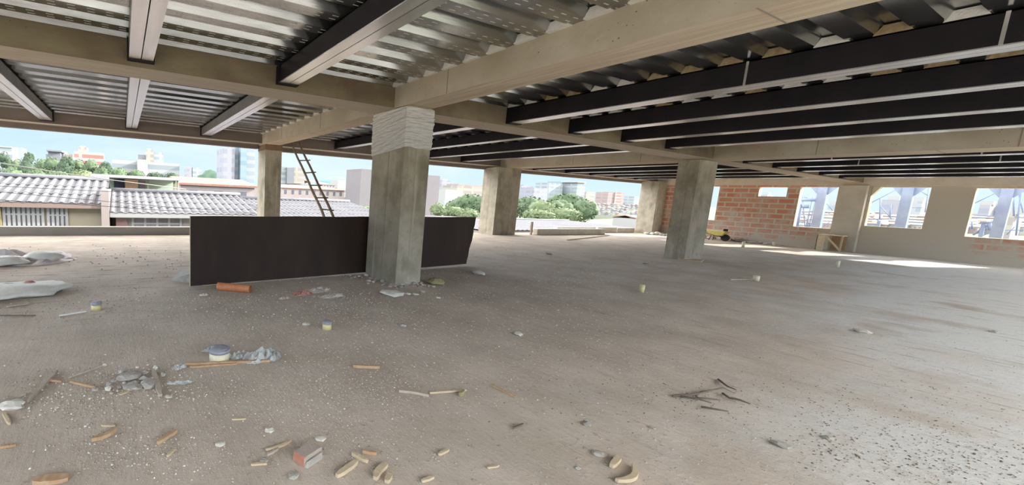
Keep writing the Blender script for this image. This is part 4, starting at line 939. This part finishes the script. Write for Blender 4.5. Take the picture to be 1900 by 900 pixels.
rubble(26, lambda: tuple(GZ(rr_.gauss(250, 45), rr_.gauss(708, 13)))[:2], 'stone of the rubble pile left of the litter', 'rubble pile at the left', .012, .04, [STONE, STONEW, STONE])
# gravel and crumbs, uncountable
def gravel(name, clusters, label, m, seed):
    rn = random.Random(seed); b = MB()
    for (px, py, sx, sy, n, s0, s1) in clusters:
        for _ in range(int(n*1.7)):
            x, y = rn.gauss(px, sx), rn.gauss(py, sy)
            if not (-60 < x < 1960 and 452 < y < 960): continue
            p = GZ(x, y)
            if p.x < XL or p.x > 28.6 or p.y > 13.9 or (4.3 < p.x < 5 and 5.8 < p.y < 6.9): continue
            s_ = rn.uniform(s0, s1); an = rn.uniform(0, 3.14); c0, s0_ = math.cos(an), math.sin(an)
            base = [(s_, 0), (0, s_*.8), (-s_*.9, .1*s_), (-.1*s_, -s_*.7)]
            B4 = [Vector((p.x+c0*u-s0_*v, p.y+s0_*u+c0*v, 0)) for u, v in base]
            T4 = [Vector((q.x*.55+p.x*.45, q.y*.55+p.y*.45, s_*rn.uniform(.35, .8))) for q in B4]
            mi = rn.randrange(len(m))
            for k in range(4): b.face([B4[k], B4[(k+1) % 4], T4[(k+1) % 4], T4[k]], mi)
            b.face(T4, mi)
    b.build(name, m, label=label, cat='gravel', kind='stuff')
GRAV = mat('dull grit', (.30,.26,.21), .95, col2=(.42,.37,.30), scale=60)
gravel('gravel', [(560,760,90,50,420,.003,.008),(700,700,110,45,460,.003,.009),(480,730,120,45,400,.003,.009),(130,745,70,30,260,.004,.012),(240,720,90,28,420,.004,.014),(230,840,80,25,180,.004,.011),(330,850,60,25,120,.003,.010),
   (640,840,90,35,160,.003,.008),(800,730,80,20,140,.003,.008),(660,575,70,28,240,.005,.013),(620,555,60,15,160,.006,.014),(440,600,160,35,160,.005,.012),(200,560,120,22,260,.007,.016),(360,560,60,18,150,.006,.014)],
   'scattered gravel and plaster crumbs over the left half of the slab', [GRAV, GRAV, STONE, BRKG, GRAV, GRAV, GRAV, STONEW], 5)
gravel('dust_crumbs', [(950,720,320,130,900,.003,.008),(1450,650,320,120,700,.003,.010),(1700,840,180,60,300,.003,.009),(900,560,260,60,500,.006,.014),(400,480,260,15,160,.012,.028),(1000,500,220,30,300,.008,.02)],
   'fine dark crumbs strewn over the middle and right of the slab', [STONE, BRKG, WOODG], 6)

gravel('dark_crumbs', [(1560,835,45,20,70,.004,.010),(1650,780,130,50,170,.003,.009),(1800,860,90,30,160,.004,.010),(1480,745,60,30,60,.004,.009),(1300,740,60,25,90,.003,.008),(1100,690,120,50,120,.004,.010),(760,560,90,25,120,.006,.013)],
   'dark specks and crumbs on the pale floor at the lower right', [TWIG, STONE, TWIG], 8)
def sheet(px, py, wx, wy, h, m, name, label, cat, seed, rot=0, nx=22, ny=16, group=None):
    p = GZ(px, py); b = MB(); V = []
    for j in range(ny+1):
        for i in range(nx+1):
            u, v = i/nx*2-1, j/ny*2-1; e = max(0, 1-max(abs(u), abs(v))**3)
            q = Vector((u*2.2+seed, v*2.2, seed*.37))
            k = 1+.28*noise.noise(Vector((math.atan2(v, u+1e-6)*1.3, seed, 0)))
            z = .004+h*e*(abs(noise.noise(q*1.1))*1.3+.35*abs(noise.noise(q*3.1)))+.004*abs(noise.noise(q*7))
            V.append((u*wx*k*(1-.25*v*v), v*wy*k*(1-.2*u*u), z))
    s0 = len(b.v); b.v += V; n_ = (nx+1)*(ny+1); b.v += [(x, y, 0) for x, y, z in V]
    for j in range(ny):
        for i in range(nx):
            a = j*(nx+1)+i; b.f.append((a, a+1, a+nx+2, a+nx+1)); b.m.append(0); b.sm.append(False)
    o = b.build(name, m, label=label, cat=cat, group=group); o.location = (p.x, p.y, 0); o.rotation_euler = (0, 0, rot); return o
sheet(488, 664, .19, .13, .10, FILM, 'plastic_bag', 'crumpled clear plastic bag right of the widest pipe stub', 'plastic bag', 3, .2)
sheet(445, 662, .12, .07, .05, FILM, 'plastic_bag', 'small twist of plastic film between the widest stub and the clear bag', 'plastic bag', 5, .1)
sheet(396, 651, .12, .04, .05, FILM, 'plastic_bag', 'film scrap spread behind the widest pipe stub', 'plastic bag', 8, 0)
sheet(333, 683, .07, .05, .03, FILM, 'plastic_bag', 'whitish ribbed film scrap at the left end of the orange-brown laths', 'plastic bag', 9, .3)
sheet(332, 712, .12, .03, .02, FILM, 'plastic_bag', 'narrow pale film strip below the ribbed film scrap', 'plastic bag', 19, -.2)
sheet(562, 546, .20, .13, .05, REDP, 'cement_paper', 'pink and red printed cement paper scrap in front of the rusty plate', 'paper scrap', 12, .4)
sheet(590, 540, .26, .16, .05, PAPER, 'cement_paper', 'greyish torn cement paper behind the red printed scrap', 'paper scrap', 13, .2)
sheet(618, 551, .24, .10, .04, PAPER, 'cement_paper', 'long torn paper scrap right of the red printed one', 'paper scrap', 14, .15)
sheet(528, 555, .10, .06, .03, PAPER, 'cement_paper', 'small pale paper scrap left of the red printed one', 'paper scrap', 15, 0)
sheet(378, 549, .07, .05, .03, STONEW, 'cement_paper', 'tiny white scrap left of the orange pipe', 'paper scrap', 16, 0)
def bagthing(px, py, wx, wy, h, m, label, seed, rot=0, marks=()):
    p = GZ(px, py); r = empty('cement_bag', (p.x, p.y, 0), label, 'bag'); b = MB(); b.blob((p.x, p.y, h*.55), (wx, wy, h*.6), seed, 3, .35, 1.8); 
    o = b.build('sack', m, r)
    for (du, dv_, su, sv, mm, nm) in marks:
        b = MB(); b.blob((p.x+du, p.y+dv_, h*.80), (su, sv, h*.36), seed+1, 2, .2, 2); b.build(nm, mm, r)
    r.rotation_euler = (0, 0, rot); return r
bagthing(28, 548, .62, .42, .13, BAG, 'flat pale cement bag with green and red print at the left edge', 21, .25, ((-.08, .14, .12, .08, GRNP, 'green_print'), (.18, .18, .08, .05, REDP, 'red_print')))
sheet(38, 482, 1.0, .75, .20, BAGP, 'plastic_sheet', 'heaped pinkish-white sheet at the far left by the parapet', 'sheet', 31, -.1, 30, 20)
bagthing(83, 485, .36, .24, .17, BAG, 'small white knotted sack right of the pinkish sheet', 33)
bagthing(4, 493, .40, .26, .15, BAG, 'white sack cut by the left edge, in front of the pinkish sheet', 36)
# dry branch
r = empty('dry_branch', tuple(GZ(1320, 740)), 'dry dark twiggy branch lying on the pale floor at the right', 'branch')
for segs in (((1247,738),(1290,737),(1340,727),(1362,733)), ((1262,739),(1290,745),(1318,756)), ((1285,742),(1310,745),(1335,751)), ((1290,737),(1300,733),(1330,730)), ((1332,707),(1348,722),(1364,731)), ((1355,742),(1372,748),(1390,758)), ((1340,733),(1352,744),(1372,752)), ((1300,758),(1330,766),(1350,772))):
    b = MB(); P = [GZ(x, y)+Vector((0, 0, .012+.012*((i*7) % 3))) for i, (x, y) in enumerate(segs)]; b.tube(P, [.009-.002*i for i in range(len(P))], 6); b.build('twig', TWIG, r)
# thin board at the foot of the right column
b = MB(); p = [GZ(1258, 483), GZ(1300, 488), GZ(1306, 484), GZ(1270, 480)]; b.hexa([Vector((q.x, q.y, .002)) for q in p]+[Vector((q.x, q.y, .03)) for q in p]); b.build('wood_board', WOODP, label='pale board end lying at the front foot of the right column', cat='board')

# carpenter's formwork box against the brick wall
Xf = 28.0
r = empty('formwork_box', tuple(GX(1538, 464, Xf)), 'small open plywood box standing by the brick wall below the left tall window hole', 'wooden box')
def fquad(pts, th, m, name, **kw):
    b = MB(); P = [GX(x, y, Xf) for x, y in pts]; b.hexa(P+[p_+Vector((th, 0, 0)) for p_ in P]); return b.build(name, m, r, **kw)
y_l, y_m, y_r = GX(1516, 440, Xf).y, GX(1531, 440, Xf).y, GX(1564, 440, Xf).y; zt = GX(1538, 438, Xf).z
b = MB(); b.box(Xf, Xf+.03, y_m, y_l, 0, zt); b.build('front_panel', FORMW, r)
b = MB(); b.box(Xf, Xf+.6, y_l-.02, y_l, 0, zt); b.build('side_panel', FORMW, r)
b = MB(); b.box(Xf+.02, Xf+.6, y_r, y_l, zt, zt+.035); b.build('top_board', FORMW, r)
b = MB(); b.box(Xf+.5, Xf+.53, y_r, y_r+.42, .06, zt); b.build('back_panel', WOODO, r)
b = MB(); b.bar((Xf+.03, y_m-.03, zt-.05), (Xf+.10, y_r+.02, .04), .06, .03, 0, (1, 0, 0)); b.build('brace', FORMW, r)
b = MB(); b.box(Xf+.05, Xf+.09, y_r, y_r+.05, 0, zt); b.build('leg', WOODP, r)
# yellow wheelbarrow half hidden by the right column
p = GZ(1330, 448); bx_, by_ = 27.9, p.y*27.9/p.x
r = empty('wheelbarrow', (bx_, by_, 0), 'yellow wheelbarrow with dark wheel by the brick wall, just right of the right column', 'wheelbarrow')
YEL = mat('yellow painted metal', (.78,.66,.20), .6, col2=(.66,.56,.18), scale=8)
b = MB(); b.hexa([(bx_-.2,by_-.22,.26),(bx_+.2,by_-.22,.26),(bx_+.2,by_+.25,.26),(bx_-.2,by_+.25,.26),(bx_-.32,by_-.36,.5),(bx_+.32,by_-.36,.5),(bx_+.32,by_+.4,.5),(bx_-.32,by_+.4,.5)]); b.build('tray', YEL, r)
b = MB(); b.tube([(bx_-.03,by_-.30,.17),(bx_+.05,by_-.30,.17)], .17, 18); b.build('wheel', DARK, r)
for s_ in (-1, 1):
    b = MB(); b.tube([(bx_+s_*.04,by_-.30,.17),(bx_+s_*.2,by_+.1,.26),(bx_+s_*.26,by_+.75,.46)], .018, 6); b.build('handle', DARK, r)
    b = MB(); b.tube([(bx_+s_*.18,by_+.2,.26),(bx_+s_*.2,by_+.26,0.0)], .016, 6); b.build('leg', DARK, r)
b = MB(); b.box(-.06,.06,-.07,.07,0,.12); o = b.build('dark_bucket', DARK, label='small dark block resting on the rim of the yellow wheelbarrow', cat='block'); o.location = (bx_, by_-.27, .5)
